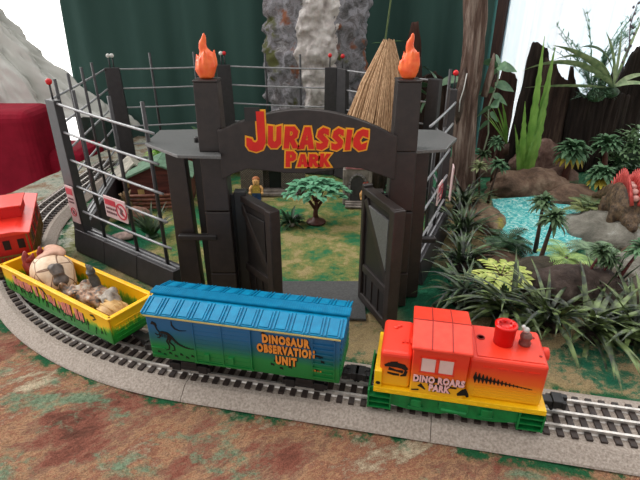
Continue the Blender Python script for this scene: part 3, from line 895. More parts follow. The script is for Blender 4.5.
# ---- gondola
def gondola():
    ga = R(-122.3); L = 20.0; HW = 2.65; Z0 = 2.95; Z1 = 5.9
    c = Vector((-27.3, 45.7))
    d = R(-32.6)
    t = thing('gondola_car', 'yellow open toy gondola car with green grass painted along its sides', 'toy train car', (c.x, c.y, 0), d)
    m, n, l, b = new_mat('yellow_with_grass_paint', 0.4, 0, 0.5)
    v = coords(n, l); sep = n.new('ShaderNodeSeparateXYZ'); l.new(v, sep.inputs[0])
    w = math_node(n, l, 'MULTIPLY', math_node(n, l, 'SUBTRACT', noise_node(n, l, coords(n, l, (1, 1, 0.25)), 2.2, 4, 0.8), 0.5), 2.6)
    z = math_node(n, l, 'ADD', sep.outputs[2], w)
    q = n.new('ShaderNodeMapRange'); q.inputs['From Min'].default_value = 3.0; q.inputs['From Max'].default_value = 6.0
    l.new(z, q.inputs['Value'])
    l.new(ramp(n, l, q.outputs['Result'], [(0, (22, 118, 36)), (0.34, (34, 140, 44)), (0.46, (150, 180, 40)), (0.56, (244, 190, 20)), (1, (246, 184, 14))]), b.inputs['Base Color'])
    yel = mat('yellow_plastic', (250, 192, 18), (242, 176, 10), 0.4, 1.0)
    for s in (-1, 1):
        mb = MB(); mb.box((0, s * (HW - 0.13), (Z0 + Z1) / 2), (L, 0.26, Z1 - Z0))
        mb.build('side_wall', m, t, bevel=0.04)
        mb = MB(); mb.box((s * (L / 2 - 0.13), 0, (Z0 + Z1) / 2), (0.26, 2 * HW, Z1 - Z0))
        for k in range(4): mb.box((s * (L / 2 + 0.03), 0, 3.4 + 0.5 * k), (0.1, 4.4, 0.14))
        mb.build('end_wall', m, t, bevel=0.04)
    mb = MB()
    for s in (-1, 1):
        mb.box((0, s * (HW - 0.08), Z1), (L + 0.1, 0.5, 0.22)); mb.box((s * (L / 2 - 0.08), 0, Z1), (0.5, 2 * HW, 0.22))
    mb.build('rim', yel, t, bevel=0.06)
    mb = MB(); mb.box((0, 0, Z0 + 0.1), (L - 0.3, 2 * HW - 0.3, 0.3)); mb.build('car_floor', yel, t)
    mb = MB()
    mb.prism([(-9.9, 3.0), (9.9, 3.0), (9.9, 2.8), (7.0, 2.75), (5.6, 2.4), (-5.6, 2.4), (-7.0, 2.75), (-9.9, 2.8)], 2.4, 2.6, FACE)
    mb.prism([(-9.9, 3.0), (9.9, 3.0), (9.9, 2.8), (7.0, 2.75), (5.6, 2.4), (-5.6, 2.4), (-7.0, 2.75), (-9.9, 2.8)], -2.6, -2.4, FACE)
    mb.build('side_sill', mat('green_plastic', (22, 122, 48), (14, 104, 40), 0.45), t)
    # pink lettering with black outline, too worn to read, and dark grass marks
    rnd = random.Random(5); mb = MB(); mk = MB(); ds = []; dk = []
    x = -7.6
    while x < 6.0:
        h = rnd.uniform(0.9, 1.4); w_ = rnd.uniform(0.3, 0.5); zc = 4.6 + rnd.uniform(-0.1, 0.1) - 0.02 * x
        for q in (0, w_): ds.append([(x + q + rnd.uniform(-0.12, 0.12), zc + h / 2, rnd.uniform(0.16, 0.34)), (x + q + rnd.uniform(-0.08, 0.08), zc - h / 2, 0.2)])
        ds.append([(x, zc + rnd.choice((0.05, h / 2 - 0.1, -h / 2 + 0.1)), 0.2), (x + w_, zc + rnd.uniform(-0.2, 0.3), 0.2)])
        dk.append([(x - 0.1, zc - h / 2 - 0.1, 0.2), (x + w_ + 0.1, zc - h / 2 - 0.12, 0.12)]); dk.append([(x + w_ + 0.2, zc + h / 2, 0.12), (x + w_ + 0.16, zc - h / 2, 0.1)])
        x += w_ + rnd.choice((0.32, 0.36, 0.42, 0.9)) if not (-1.9 < x < -1.2) else 1.4
    for k in range(60):
        a = rnd.uniform(-9, 9); z0 = rnd.uniform(3.1, 3.9); dk.append([(a, z0, 0.08), (a + rnd.uniform(-0.15, 0.15), z0 + rnd.uniform(0.3, 0.8), 0.02)])
    dk.append([(-2.2, 5.5, 0.2), (-1.6, 5.4, 0.24), (-1.1, 5.0, 0.2), (-0.8, 4.5, 0.1)]); dk.append([(6.9, 5.3, 0.2), (7.4, 5.4, 0.24), (7.7, 5.1, 0.2), (7.2, 4.8, 0.16)])
    strokes(mb, ds, -HW - 0.03); mb.build('lettering', mat('pink_lettering', (232, 146, 132), (220, 130, 118), 0.5), t)
    strokes(mk, dk, -HW - 0.012); mk.build('grass_decal', black_ink, t)
    mb = MB(); mb.box((0, 0, 2.7), (L - 1, 2.4, 0.5)); mb.build('underframe', blk, t)
    truck(t, -6.2, blk); truck(t, 6.2, blk); coupler(t, -L / 2, -1); coupler(t, L / 2, 1)
    return t, c, d
gon, gc, gd = gondola()

# toys lying in the gondola
def in_car(x, y, z):
    v = Matrix.Rotation(gd, 2) @ Vector((x, y)) + gc
    return (v.x, v.y, z)
def cracked(name, c1, c2, dark):
    m, n, l, b = new_mat(name, 0.55)
    v = coords(n, l)
    vo = n.new('ShaderNodeTexVoronoi'); vo.feature = 'DISTANCE_TO_EDGE'; vo.inputs['Scale'].default_value = 0.55; l.new(v, vo.inputs['Vector'])
    base = ramp(n, l, noise_node(n, l, v, 0.9), [(0.35, c2), (0.65, c1)])
    k = ramp(n, l, vo.outputs['Distance'], [(0.015, (0, 0, 0)), (0.05, (255, 255, 255))])
    l.new(mixc(n, l, k, dark, base), b.inputs['Base Color'])
    bump(n, l, b, vo.outputs['Distance'], 0.4, 0.1)
    return m
cream = cracked('cream_hide', (232, 208, 182), (206, 174, 144), (120, 84, 62))
greyhide = mat('grey_brown_hide', (112, 100, 92), (74, 66, 62), 0.5, 1.6, 0.4, 4, 0.1)
redflesh = mat('dark_red_hide', (164, 62, 54), (120, 40, 38), 0.45, 1.5, 0.3, 3)
tanhide = mat('mottled_tan_hide', (186, 174, 158), (92, 86, 80), 0.5, 1.3, 0.6, 4, 0.12, lo=0.42, hi=0.6, c3=(170, 128, 100))
a = thing('toy_creature', 'cream bulbous toy creature with red claws, lying in the left of the yellow gondola', 'toy creature', in_car(-4.2, 0, 3.2), gd)
mb = MB(); mb.ball((0.2, 0, 2.2), (3.0, 2.1, 2.3), seg=20, rings=14); mb.ball((2.0, -0.2, 1.7), (1.6, 1.7, 1.6)); mb.ball((-1.4, 0.2, 1.6), (1.7, 2.0, 1.7)); mb.ball((0.8, 0.9, 2.9), (1.8, 1.1, 1.3)); mb.ball((0.6, -1.2, 2.4), (1.5, 0.9, 1.4)); mb.build('body', cream, a, remesh=0.2)
mb = MB(); mb.ball((-0.9, 0.7, 4.0), (1.5, 1.7, 0.5), rot=Matrix.Rotation(R(-25), 4, 'Y')); mb.ball((-0.9, 1.4, 4.2), (1.9, 0.9, 0.6)); mb.build('frill', mat('pinkish_tan_hide', (204, 160, 136), (176, 130, 108), 0.55, 1, 0.3, 3), a, remesh=0.2)
for q, (x, y) in enumerate(((-3.6, -0.6), (-3.3, 1.0))):
    mb = MB(); mb.tube([(-2.0, y * 0.6, 1.4), (x, y, 2.2), (x - 0.3, y, 3.5), (x - 0.1, y, 4.2)], [0.7, 0.6, 0.42, 0.12], 10)
    mb.tube([(x, y, 3.0), (x + 0.8, y + 0.3, 3.6), (x + 0.9, y + 0.4, 4.1)], [0.4, 0.28, 0.08], 8); mb.tube([(x - 0.1, y, 1.2), (x - 0.5, y, 2.4), (x + 0.1, y - 0.1, 3.1)], [0.5, 0.5, 0.2], 8)
    mb.build('claw', redflesh, a)
mb = MB(); mb.tube([(1.6, -0.5, 3.1), (2.4, -0.5, 3.7), (3.0, -0.7, 3.1)], [0.5, 0.75, 0.6], 10); mb.ball((2.9, -0.6, 2.4), (0.8, 0.9, 0.7)); mb.ball((1.9, -0.6, 3.8), (0.6, 0.6, 0.4))
mb.build('foot', greyhide, a, remesh=0.14)
b_ = thing('toy_dinosaur', 'grey and tan toy dinosaur on its back with one clawed foot raised, in the gondola', 'toy dinosaur', in_car(2.6, 0, 3.2), gd)
mb = MB()
mb.ball((0, 0, 1.2), (2.7, 1.6, 1.1), seg=16); mb.ball((-1.7, -0.9, 1.5), (1.2, 0.9, 0.9)); mb.ball((1.2, 0.7, 1.8), (1.3, 0.9, 0.7)); mb.tube([(-1.5, 0.5, 1.4), (-0.4, 0.2, 2.6), (0.3, -0.6, 1.8)], [0.8, 0.7, 0.4], 10)
mb.tube([(0.6, -0.9, 1.6), (1.7, -0.8, 2.0), (2.9, -0.5, 1.3)], [0.6, 0.5, 0.25], 10); mb.ball((-0.6, -1.1, 1.9), (0.9, 0.6, 0.6))
for k in range(16):
    an = k * 2.4; mb.ball((2.2 * math.cos(an) * (0.4 + 0.04 * k), 1.3 * math.sin(an), 2.0 + 0.25 * math.sin(k * 1.7)), (0.5, 0.35, 0.4), seg=8, rings=6)
mb.tube([(-2.2, -1.0, 1.6), (-2.9, -1.2, 2.4), (-2.3, -1.5, 3.0)], [0.5, 0.45, 0.15], 8); mb.tube([(-1.0, -1.3, 1.8), (-0.2, -1.7, 2.6), (0.6, -1.5, 2.9)], [0.45, 0.35, 0.12], 8)
mb.build('body', tanhide, b_, remesh=0.13)
mb = MB(); mb.tube([(-0.2, 1.0, 2.0), (-0.1, 1.0, 3.0), (0.0, 0.8, 3.7), (0.1, 0.7, 4.2)], [0.7, 0.55, 0.4, 0.55], 10)
for k in range(4):
    an = -0.7 + k * 0.55; mb.tube([(0.1, 0.7, 4.2), (0.1 + 0.75 * math.sin(an), 0.7, 4.2 + 0.6 * math.cos(an) + 0.1), (0.1 + 0.85 * math.sin(an), 0.55, 4.75 + 0.3 * math.cos(an))], [0.26, 0.2, 0.06], 7)
mb.build('leg', mat('dark_grey_hide', (92, 92, 90), (64, 64, 64), 0.45, 1.6, 0.3, 4), b_, remesh=0.1)
mb = MB(); mb.ball((3.0, 0.6, 1.6), (1.5, 0.9, 0.9)); mb.tube([(2.2, 0.9, 2.2), (3.4, 0.4, 2.5), (4.2, -0.3, 1.9)], [0.4, 0.4, 0.2], 8); mb.tube([(2.0, -0.1, 2.0), (3.0, -0.3, 2.3), (3.8, -0.8, 1.7)], [0.22, 0.25, 0.12], 8)
mb.ball((2.7, 1.2, 2.3), (0.6, 0.5, 0.5))
mb.build('head', mat('pale_grey_hide', (172, 162, 150), (120, 110, 102), 0.5, 1.5, 0.4, 4), b_, remesh=0.14)
c_ = thing('toy_shell', 'ribbed tan shell shaped toy at the right end of the gondola', 'toy shell', in_car(7.0, -0.3, 3.2), gd)
mb = MB(); mb.ball((0, 0, 0.8), (1.9, 1.6, 1.5), seg=20, rings=12)
for k in range(7):
    an = -1.2 + 0.4 * k; mb.tube([(-1.8, 0, 0.8), (-0.9, 1.5 * math.sin(an), 0.8 + 1.45 * math.cos(an)), (0.9, 1.55 * math.sin(an), 0.8 + 1.4 * math.cos(an)), (1.9, 0, 0.6)], 0.12, 6)
mb.build('shell', mat('tan_shell', (208, 170, 110), (160, 118, 66), 0.5, 1, 0.2, 3), c_)

# ---- caboose
def caboose():
    a = R(-149.5); c = TC + Vector((math.cos(a), math.sin(a))) * 44.5
    t = thing('caboose', 'bright red toy caboose with small dark windows behind the gondola', 'toy train car', (c.x, c.y, 0), a + R(84))
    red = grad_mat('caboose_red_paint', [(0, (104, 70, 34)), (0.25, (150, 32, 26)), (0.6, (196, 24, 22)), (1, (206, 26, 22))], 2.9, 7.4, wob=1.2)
    redr = mat('caboose_red_roof', (228, 52, 36), (216, 40, 26), 0.28, 1, spec=0.7)
    L = 15.0; HW = 2.55
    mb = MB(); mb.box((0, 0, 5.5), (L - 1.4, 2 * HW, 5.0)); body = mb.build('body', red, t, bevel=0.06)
    M = Matrix(((0, 0, 1, 0), (1, 0, 0, 0), (0, 1, 0, 0), (0, 0, 0, 1)))
    mb = MB(); mb.prism([(-HW - 0.3, 7.9), (-HW - 0.3, 8.08), (-1.2, 8.4), (1.2, 8.4), (HW + 0.3, 8.08), (HW + 0.3, 7.9)], -L / 2, L / 2, M); mb.build('roof', redr, t, bevel=0.06)
    mb = MB(); mb.box((0.2, 0, 9.1), (4.6, 3.4, 1.5)); cu = mb.build('cupola', red, t, bevel=0.06)
    mb = MB(); mb.box((0.2, 0, 9.95), (5.2, 4.0, 0.2)); mb.build('cupola_roof', redr, cu, bevel=0.05)
    fr = mat('olive_window_trim', (120, 96, 40), (96, 74, 30), 0.6)
    dk = mat('dark_window_opening', (40, 12, 14), (30, 8, 10), 0.5)
    for s in (-1, 1):
        for xx in (-4.6, -1.6, 1.6, 4.8):
            mb = MB(); mb.box((xx, s * (HW + 0.04), 6.5), (1.3, 0.1, 1.6)); f_ = mb.build('window', fr if xx > 3 else red, body)
            mb = MB(); mb.box((xx, s * (HW + 0.1), 6.5), (0.9, 0.06, 1.1)); mb.build('pane', dk, f_)
        mb = MB()
        for k in range(26): mb.box((-6.4 + 0.51 * k, s * (HW + 0.03), 4.4), (0.1, 0.08, 1.9))
        for xx in (-3.1, 0, 3.3, 6.2): mb.box((xx, s * (HW + 0.05), 5.5), (0.22, 0.1, 4.8))
        mb.build('side_batten', fr, body)
    for xx in (-5.6, 4.6):
        mb = MB(); mb.tube([(xx, -2.2, 8.2), (xx, -2.3, 8.7), (xx + 1.1, -2.3, 8.7), (xx + 1.1, -2.2, 8.2)], 0.08, 6); mb.build('grab_rail', redr, t)
    mb = MB(); mb.box((0, 0, 2.85), (L, 4.8, 0.35)); mb.build('deck', mat('olive_deck', (92, 84, 40), (74, 66, 32), 0.6), t)
    mb = MB()
    for yy in (-1.55, 0.0, 1.55):
        mb.box((L / 2 - 0.66, yy, 6.5), (0.1, 0.75, 1.2))
    mb.build('end_window', dk, body)
    mb = MB()
    for k in range(12): mb.box((L / 2 - 0.1, -2.3 + 0.42 * k, 4.2), (0.1, 0.1, 2.0))
    mb.box((L / 2 - 0.1, 0, 5.25), (0.14, 4.9, 0.14)); mb.box((L / 2 - 0.1, 0, 3.3), (0.14, 4.9, 0.14))
    for yy in (-2.4, 2.4): mb.box((L / 2 - 0.1, yy, 5.6), (0.16, 0.16, 4.8))
    mb.build('end_railing', fr, t)
    truck(t, -4.6, blk); truck(t, 4.6, blk); coupler(t, L / 2, 1)
caboose()

# ================================================================= ENTRANCE GATE
gate_m = mat('dark_brown_gate_plastic', (50, 41, 39), (40, 33, 32), 0.42, 1.2, 0.12, 9, 0.05, spec=0.5)
gate_d = mat('charcoal_gate_plastic', (38, 33, 33), (30, 26, 26), 0.42, 1.2, 0.12, 9, 0.05, spec=0.5)
grey_plate = mat('grey_textured_plate', (108, 108, 108), (88, 88, 88), 0.35, 6, 0.4, 7, 0.08, spec=0.6)
flame_m = mat('orange_flame_plastic', (255, 122, 60), (246, 92, 44), 0.35, 1.5, 0.2, 3, spec=0.5)
GX, GY = -1.25, 50.6
gate = thing('entrance_gate', 'tall dark brown toy park gate with arched red and yellow JURASSIC PARK sign', 'toy gate', (GX, GY, 0))
for s in (-1, 1):
    mb = MB(); x = s * 10.15
    for z0, z1 in ((0, 4.6), (4.7, 12.4), (12.5, 19.2), (19.2, 26.2)):
        w0 = 3.1 - 0.7 * z0 / 26.2; w1 = 3.1 - 0.7 * z1 / 26.2
        mb.box((x, 0, (z0 + z1) / 2), (w0, w0 * 0.95, z1 - z0), top=(w1 / w0, w1 / w0))
    mb.box((x, 0, 26.3), (2.5, 2.4, 0.25))
    p = mb.build('pillar', gate_m, gate, bevel=0.12)
    # hinge jamb with stepped lugs on the opening side
    mb = MB(); xi = s * 7.7
    mb.box((xi, 0.3, 7.2), (1.4, 1.2, 14.4)); 
    for z in (2.2, 6.0, 9.6, 12.2): mb.box((xi - s * 0.9, 0.6, z), (1.0, 0.9, 2.0))
    mb.box((s * 8.6, 0.3, 7.0), (0.5, 0.6, 14))
    mb.build('hinge_jamb', gate_d, gate, bevel=0.08)
    # flame
    mb = MB(); rr = random.Random(3 + s)
    mb.ball((x, 0, 27.2), (0.95, 0.8, 0.9)); mb.ball((x + 0.15, 0, 28.2), (0.8, 0.65, 1.1)); mb.ball((x - 0.1, 0, 29.3), (0.42, 0.4, 0.9)); mb.ball((x + 0.1, 0, 30.1), (0.24, 0.24, 0.6))
    for k in range(9):
        an = k * 0.7; rad = rr.uniform(0.6, 0.9); h = rr.uniform(0.9, 2.3)
        mb.tube([(x + 0.4 * rad * math.cos(an), 0.4 * rad * math.sin(an), 26.6), (x + rad * math.cos(an), rad * 0.8 * math.sin(an), 26.8 + h * 0.5), (x + rad * 1.15 * math.cos(an), rad * 0.9 * math.sin(an), 27.0 + h)], [0.4, 0.36, 0.08], 8)
    mb.build('flame', flame_m, gate, remesh=0.13)
# arch
mb = MB()
top = [(-9.2, 21.7)]
for k in range(0, 13):
    t = k / 12; x = -8.9 + 17.7 * t
    top.append((x, 21.6 + 2.35 * math.sin(math.pi * t) ** 0.9 - 0.5 * t))
top.append((9.2, 21.0))
bot = [(9.2, 16.3), (7.6, 16.9), (5.6, 17.6), (4.0, 17.75), (2.4, 17.4), (0, 17.05), (-2.4, 17.1), (-4.4, 17.35), (-6.4, 17.55), (-8.0, 17.0), (-9.2, 16.3)]
mb.prism(top + bot, 0.9, 1.9, FACE)
sign = mb.build('arch_sign', gate_m, gate, bevel=0.1)
mb = MB(); mb.prism([(-6.3, 22.6), (-4.75, 22.6), (-4.75, 23.95), (-6.3, 23.95)], 1.9, 2.05, FACE); mb.build('letter_box', gate_d, sign)
LET = {
 'J': [[(.60, 1), (1., 1.0), (1.02, .24), (.84, .06), (.5, 0), (.14, .05), (0, .16), (.03, .36), (.28, .33), (.36, .25), (.5, .235), (.62, .3)]],
 'U': [[(0, 1), (.32, .97), (.35, .36), (.46, .27), (.58, .36), (.57, .95), (.88, 1.0), (.92, .2), (.64, 0), (.25, 0), (.02, .18)]],
 'R': [[(0, 0), (.04, 1), (.62, 1), (.88, .78), (.83, .52), (.64, .42), (.96, .02), (.6, 0), (.36, .34), (.34, 0)], [(.35, .58), (.35, .8), (.5, .78), (.56, .68), (.48, .58)]],
 'A': [[(0, 0), (.3, 1), (.64, 1), (.96, 0), (.62, 0), (.57, .2), (.37, .2), (.33, 0)], [(.4, .4), (.54, .4), (.47, .7)]],
 'S': [[(.05, .03), (.0, .33), (.3, .26), (.5, .32), (.03, .6), (.1, .88), (.42, 1.03), (.82, .93), (.84, .66), (.52, .76), (.42, .7), (.86, .42), (.8, .12), (.45, -.03)]],
 'I': [[(0, 0), (.02, 1), (.38, .98), (.36, .02)]],
 'C': [[(.82, .97), (.86, .62), (.52, .72), (.37, .5), (.5, .28), (.84, .4), (.8, .06), (.4, -.02), (.06, .2), (0, .55), (.2, .9), (.5, 1.03)]],
 'P': [[(0, 0), (.03, 1), (.62, 1), (.86, .8), (.84, .52), (.62, .38), (.36, .36), (.36, 0)], [(.36, .58), (.36, .8), (.5, .78), (.54, .62)]],
 'K': [[(0, 0), (.03, 1), (.35, 1), (.34, .62), (.58, 1), (.94, .98), (.56, .52), (.95, .02), (.6, 0), (.36, .36), (.34, 0)]],
}
def word(items, off, depth, y):
    """items: (letter, x, z, width, height, lean)"""
    mb = MB()
    for ch, x, z, w, h, ln in items:
        loops = []
        for i, lp in enumerate(LET[ch]):
            pts = [(x + p[0] * w + ln * p[1], z + p[1] * h) for p in lp]
            pts = outline_offset(pts, off if i == 0 else -off * 0.75)
            loops.append(pts)
        vs, fs = fill_mesh(loops, depth)
        mb.add(vs, fs, Matrix.Translation((0, y, 0)) @ FACE)
    return mb
items = [('J', -6.3, 19.45, 1.95, 4.1, 0.0)]
for ch, x0, w in (('U', -4.15, 1.5), ('R', -2.5, 1.6), ('A', -0.95, 1.65), ('S', 0.8, 1.45), ('S', 2.35, 1.4), ('I', 3.8, 1.45), ('C', 4.55, 1.75)):
    items.append((ch, x0, 19.85 - 0.028 * (x0 + 4), w, 2.2 - 0.02 * x0, 0.18))
items += [('P', -2.35, 17.85, 1.25, 1.65, 0.05), ('A', -1.15, 17.85, 1.2, 1.35, 0.05), ('R', 0.05, 17.85, 1.15, 1.35, 0.05), ('K', 1.2, 17.85, 1.2, 1.4, 0.05)]
word(items, 0.17, 0.1, -1.95).build('letter_outline', mat('yellow_letter_outline', (246, 176, 40), (236, 160, 30), 0.45), sign)
word(items, 0.01, 0.1, -2.03).build('lettering', mat('red_letter_face', (224, 36, 24), (208, 26, 18), 0.45), sign)
# doors
def door(hx, hy, tx, ty, H_, s):
    L = math.hypot(tx - hx, ty - hy); a = math.atan2(ty - hy, tx - hx)
    M = Matrix.Translation((hx - GX, hy - GY, 0)) @ Matrix.Rotation(a, 4, 'Z')
    mb = MB(); z0 = 0.35
    mb.box((L / 2, 0, (z0 + H_) / 2), (L - 0.4, 0.5, H_ - z0 - 0.6), M=M)
    d = mb.build('door', gate_d, gate, bevel=0.05)
    mb = MB()
    mb.box((L - 0.5, 0, (z0 + H_) / 2), (1.1, 1.3, H_ - z0), M=M)
    mb.box((0.3, 0, (z0 + H_) / 2 + 0.2), (0.7, 1.1, H_ - z0 + 0.3), M=M)
    mb.box((L / 2, 0, H_ - 0.35), (L - 0.6, 1.1, 0.8), M=M); mb.box((L / 2, 0, z0 + 0.5), (L - 0.6, 1.1, 1.0), M=M)
    mb.build('door_frame', gate_m, d, bevel=0.12)
    for sd in (-1, 1):
        mb = MB()
        for (x0, za, x1, zb) in ((0.9, H_ - 1.2, L - 1.0, 6.2), (0.9, 5.0, L - 1.0, 5.0)):
            dx, dz = x1 - x0, zb - za; ln = math.hypot(dx, dz)
            mb.box((0, 0, 0), (ln, 0.35, 0.9), M=M @ Matrix.Translation(((x0 + x1) / 2, sd * 0.35, (za + zb) / 2)) @ Matrix.Rotation(-math.atan2(dz, dx), 4, 'Y'))
        mb.build('door_brace', gate_m, d, bevel=0.06)
        mb = MB()
        for k in range(4): mb.box((1.4 + k * (L - 2.8) / 3, sd * 0.28, 2.9), (0.16, 0.14, 3.2), M=M)
        mb.build('door_groove', gate_m, d); mb = MB()
        mb.prism([(1.6, H_ - 1.6), (L - 1.4, H_ - 1.6), (L - 1.4, 7.4), (L - 2.2, 7.4)], 0.26 if sd < 0 else -0.5, 0.5 if sd < 0 else -0.26, M @ FACE)
        mb.build('door_panel', grey_plate if sd < 0 and s > 0 else gate_d, d, bevel=0.06)
door(-9.1, 51.4, -4.7, 46.0, 13.9, -1)
door(5.2, 50.9, 7.9, 43.6, 14.9, 1)
# road plate through the opening
road_m = mat('charcoal_road_plate', (84, 84, 84), (66, 66, 66), 0.6, 5, 0.4, 8, 0.05)
mb = MB(); mb.prism([(-6.62, 54.66, 0.00), (5.56, 54.66, 0.00), (5.36, 46.13, 0.00), (-2.35, 46.73, 0.00), (-8.74, 50.57, 0.00)], 0.02, 0.3)
tag(mb.build('road_plate', road_m), 'flat charcoal road plate on the ground between the gate doors', 'road plate')

# ================================================================= LOOK-OUT PLATFORMS beside the gate
def platform(poly, name, label, colx, coly, ph=19.2):
    cx = sum(p[0] for p in poly) / len(poly); cy = sum(p[1] for p in poly) / len(poly)
    t = thing(name, label, 'toy platform', (cx, cy, 0))
    P = [(p[0] - cx, p[1] - cy) for p in poly]
    mb = MB(); mb.prism(P, ph - 0.35, ph); mb.build('platform_top', grey_plate, t, bevel=0.05)
    mb = MB(); mb.box((colx - cx, coly - cy, (ph - 0.4) / 2), (2.5, 1.7, ph - 0.4), top=(0.8, 0.9)); mb.build('column', gate_m, t, bevel=0.1)
    return t, cx, cy
polyL = [(-19.60, 53.07, 19.20), (-14.72, 48.26, 19.20), (-10.13, 47.89, 19.20), (-11.65, 54.87, 19.20), (-14.97, 59.87, 19.20), (-19.79, 59.34, 19.20)]
polyR = [(8.73, 53.07, 19.20), (9.52, 49.78, 19.20), (13.52, 50.57, 19.20), (15.92, 55.34, 19.20), (14.85, 59.34, 19.20), (10.97, 59.87, 19.20)]
tL, cx, cy = platform(polyL, 'lookout_platform', 'grey angular platform on a brown column left of the gate', -15.6, 50.9)
mb = MB(); mb.lathe([(0.28, 19.2), (0.28, 19.7), (0.15, 19.8)], 12, (-13.9 - cx, 53.5 - cy, 0)); mb.build('peg', gate_d, tL)
mb = MB(); mb.box((-13.9 - cx, 49.4 - cy, 9.3), (4.4, 0.7, 0.7)); mb.build('latch_bar', gate_d, tL, bevel=0.15)
mb = MB(); mb.box((-13.6 - cx, 51.9 - cy, 9.2), (1.0, 0.8, 18.4)); mb.build('rear_column', gate_d, tL, bevel=0.08)
tR, cx, cy = platform(polyR, 'lookout_platform', 'grey angular platform projecting right of the gate towards the tree trunk', 11.0, 52.0)
mb = MB(); mb.lathe([(0.28, 19.2), (0.28, 19.7), (0.15, 19.8)], 12, (10.6 - cx, 54.6 - cy, 0)); mb.build('peg', gate_d, tR)
mb = MB(); mb.box((12.4 - cx, 52.6 - cy, 7.4), (3.4, 0.7, 0.7)); mb.build('latch_bar', gate_d, tR, bevel=0.15)

# ================================================================= FENCES
fence_m = mat('charcoal_fence_plastic', (54, 51, 54), (44, 42, 44), 0.4, 1.2, 0.1, 9, 0.05, spec=0.5)
cable_m = mat('grey_fence_cable', (150, 150, 152), (126, 126, 130), 0.28, 2, spec=0.7)
red_bulb = mat('red_bead', (226, 40, 48), (205, 28, 36), 0.25)
white_bulb = mat('white_bead', (226, 224, 218), (206, 204, 200), 0.25)
sign_m = mat('pink_white_sign', (226, 196, 196), (216, 184, 184), 0.45)
sign_red = mat('faded_red_print', (204, 70, 84), (190, 58, 72), 0.5)
def fence(A, B, label, posts=(True, True), rods=(0.25, 0.5, 0.75), tall=24.3, cables=(6.6, 10.4, 14.2, 18.0, 21.7), base_h=3.4, lamps=((), ()), base=True, post_w=2.1, H_=22.0, drop=0.0):
    A = Vector(A); B = Vector(B); L = (B - A).length; an = math.atan2((B - A).y, (B - A).x)
    t = thing('fence_panel', label, 'toy fence', (A.x, A.y, 0), an, 'dark cable fence panels around the enclosure')
    if base:
        mb = MB(); n = max(2, int(L / 6))
        for k in range(n):
            x0, x1 = L * k / n + 0.03, L * (k + 1) / n - 0.03
            mb.box(((x0 + x1) / 2, 0, base_h / 2), (x1 - x0, 3.0, base_h), top=(1, 0.62))
        mb.build('base', fence_m, t, bevel=0.1)
        mb = MB(); mb.box((L / 2, 0.25, base_h + 0.05), (L - 0.6, 0.25, 0.16)); mb.box((L / 2, -0.35, base_h + 0.05), (L - 0.6, 0.2, 0.16)); mb.build('base_groove', cable_m, t)
    for k, e in enumerate(posts):
        if not e: continue
        x = 1.1 if k == 0 else L - 0.9
        mb = MB(); mb.box((x, -0.2, H_ / 2 + 0.6), (post_w, 1.3, H_ - 1.2), top=(0.82, 0.8)); mb.build('post', fence_m, t, bevel=0.1)
        for j, cmat in enumerate(lamps[k]):
            xx = x - 0.35 + 0.7 * j
            mb = MB(); mb.tube([(xx, 0, H_ - 0.5), (xx, 0, H_ + 1.9)], 0.13, 6); st = mb.build('lamp_stem', fence_m, t)
            mb = MB(); mb.ball((xx, 0, H_ + 2.2), 0.42, seg=10, rings=8); mb.build('lamp_bead', cmat, st)
    for f in rods:
        mb = MB(); mb.tube([(L * f, 0, base_h - 0.2), (L * f, 0, tall)], 0.24, 8); mb.build('rod', fence_m, t)
    for q, z in enumerate(cables):
        mb = MB(); n = 10
        mb.tube([(0.6 + (L - 1.2) * i / n, -0.3, z * (1 - drop * i / n) - 0.1 * math.sin(math.pi * i / n)) for i in range(n + 1)], 0.17, 7); mb.build('cable', cable_m, t)
    return t, L
def danger_sign(t, x, y, z, w, h, wide, tilt=0.0):
    M = Matrix.Translation((x, y, z)) @ Matrix.Rotation(tilt, 4, 'Z')
    mb = MB(); mb.box((0, 0, 0), (w, 0.16, h), M=M); o = mb.build('warning_sign', sign_m, t, bevel=0.03)
    mb = MB()
    if wide:
        mb.box((-w * 0.2, -0.1, h * 0.24), (w * 0.5, 0.05, h * 0.26), M=M)
        cx, cz, r = w * 0.29, -0.02 * h, h * 0.38
    else:
        mb.box((0, -0.1, h * 0.36), (w * 0.84, 0.05, h * 0.17), M=M); cx, cz, r = 0, -h * 0.2, w * 0.36
    n = 24
    for k in range(n):
        a0, a1 = 2 * math.pi * k / n, 2 * math.pi * (k + 1) / n
        mb.prism([(cx + r * math.cos(a0), cz + r * math.sin(a0)), (cx + r * math.cos(a1), cz + r * math.sin(a1)), (cx + r * .8 * math.cos(a1), cz + r * .8 * math.sin(a1)), (cx + r * .8 * math.cos(a0), cz + r * .8 * math.sin(a0))], 0.08, 0.13, M @ FACE)
    mb.prism([(cx - r * .65, cz + r * .5), (cx - r * .5, cz + r * .65), (cx + r * .65, cz - r * .5), (cx + r * .5, cz - r * .65)], 0.08, 0.12, M @ FACE)
    mb.build('sign_print', sign_red, o)
    mb = MB()
    mb.prism([(cx - r * .3, cz - r * .3), (cx - r * .1, cz + r * .5), (cx + r * .35, cz + r * .2), (cx + r * .1, cz - r * .05), (cx + r * .3, cz - r * .5)], 0.08, 0.14, M @ FACE)
    if wide:
        for j in range(2):
            for k in range(5): mb.box((-w * 0.4 + k * w * 0.1, -0.1, -h * 0.05 - j * h * 0.2), (w * 0.07, 0.05, h * 0.1), M=M)
    else:
        for j in range(2):
            for k in range(4): mb.box((-w * 0.26 + k * w * 0.18, -0.1, h * (0.16 - j * 0.09)), (w * 0.12, 0.05, h * 0.05), M=M)
    mb.build('sign_text', mat('grey_print', (120, 84, 88), (104, 70, 74), 0.5), o)
PA, PB, PC, PD, PE, PF = (-35.7, 65.2), (-42.4, 100.5), (-19.3, 106.2), (3.2, 101), (20.2, 84), (19.8, 72.5)
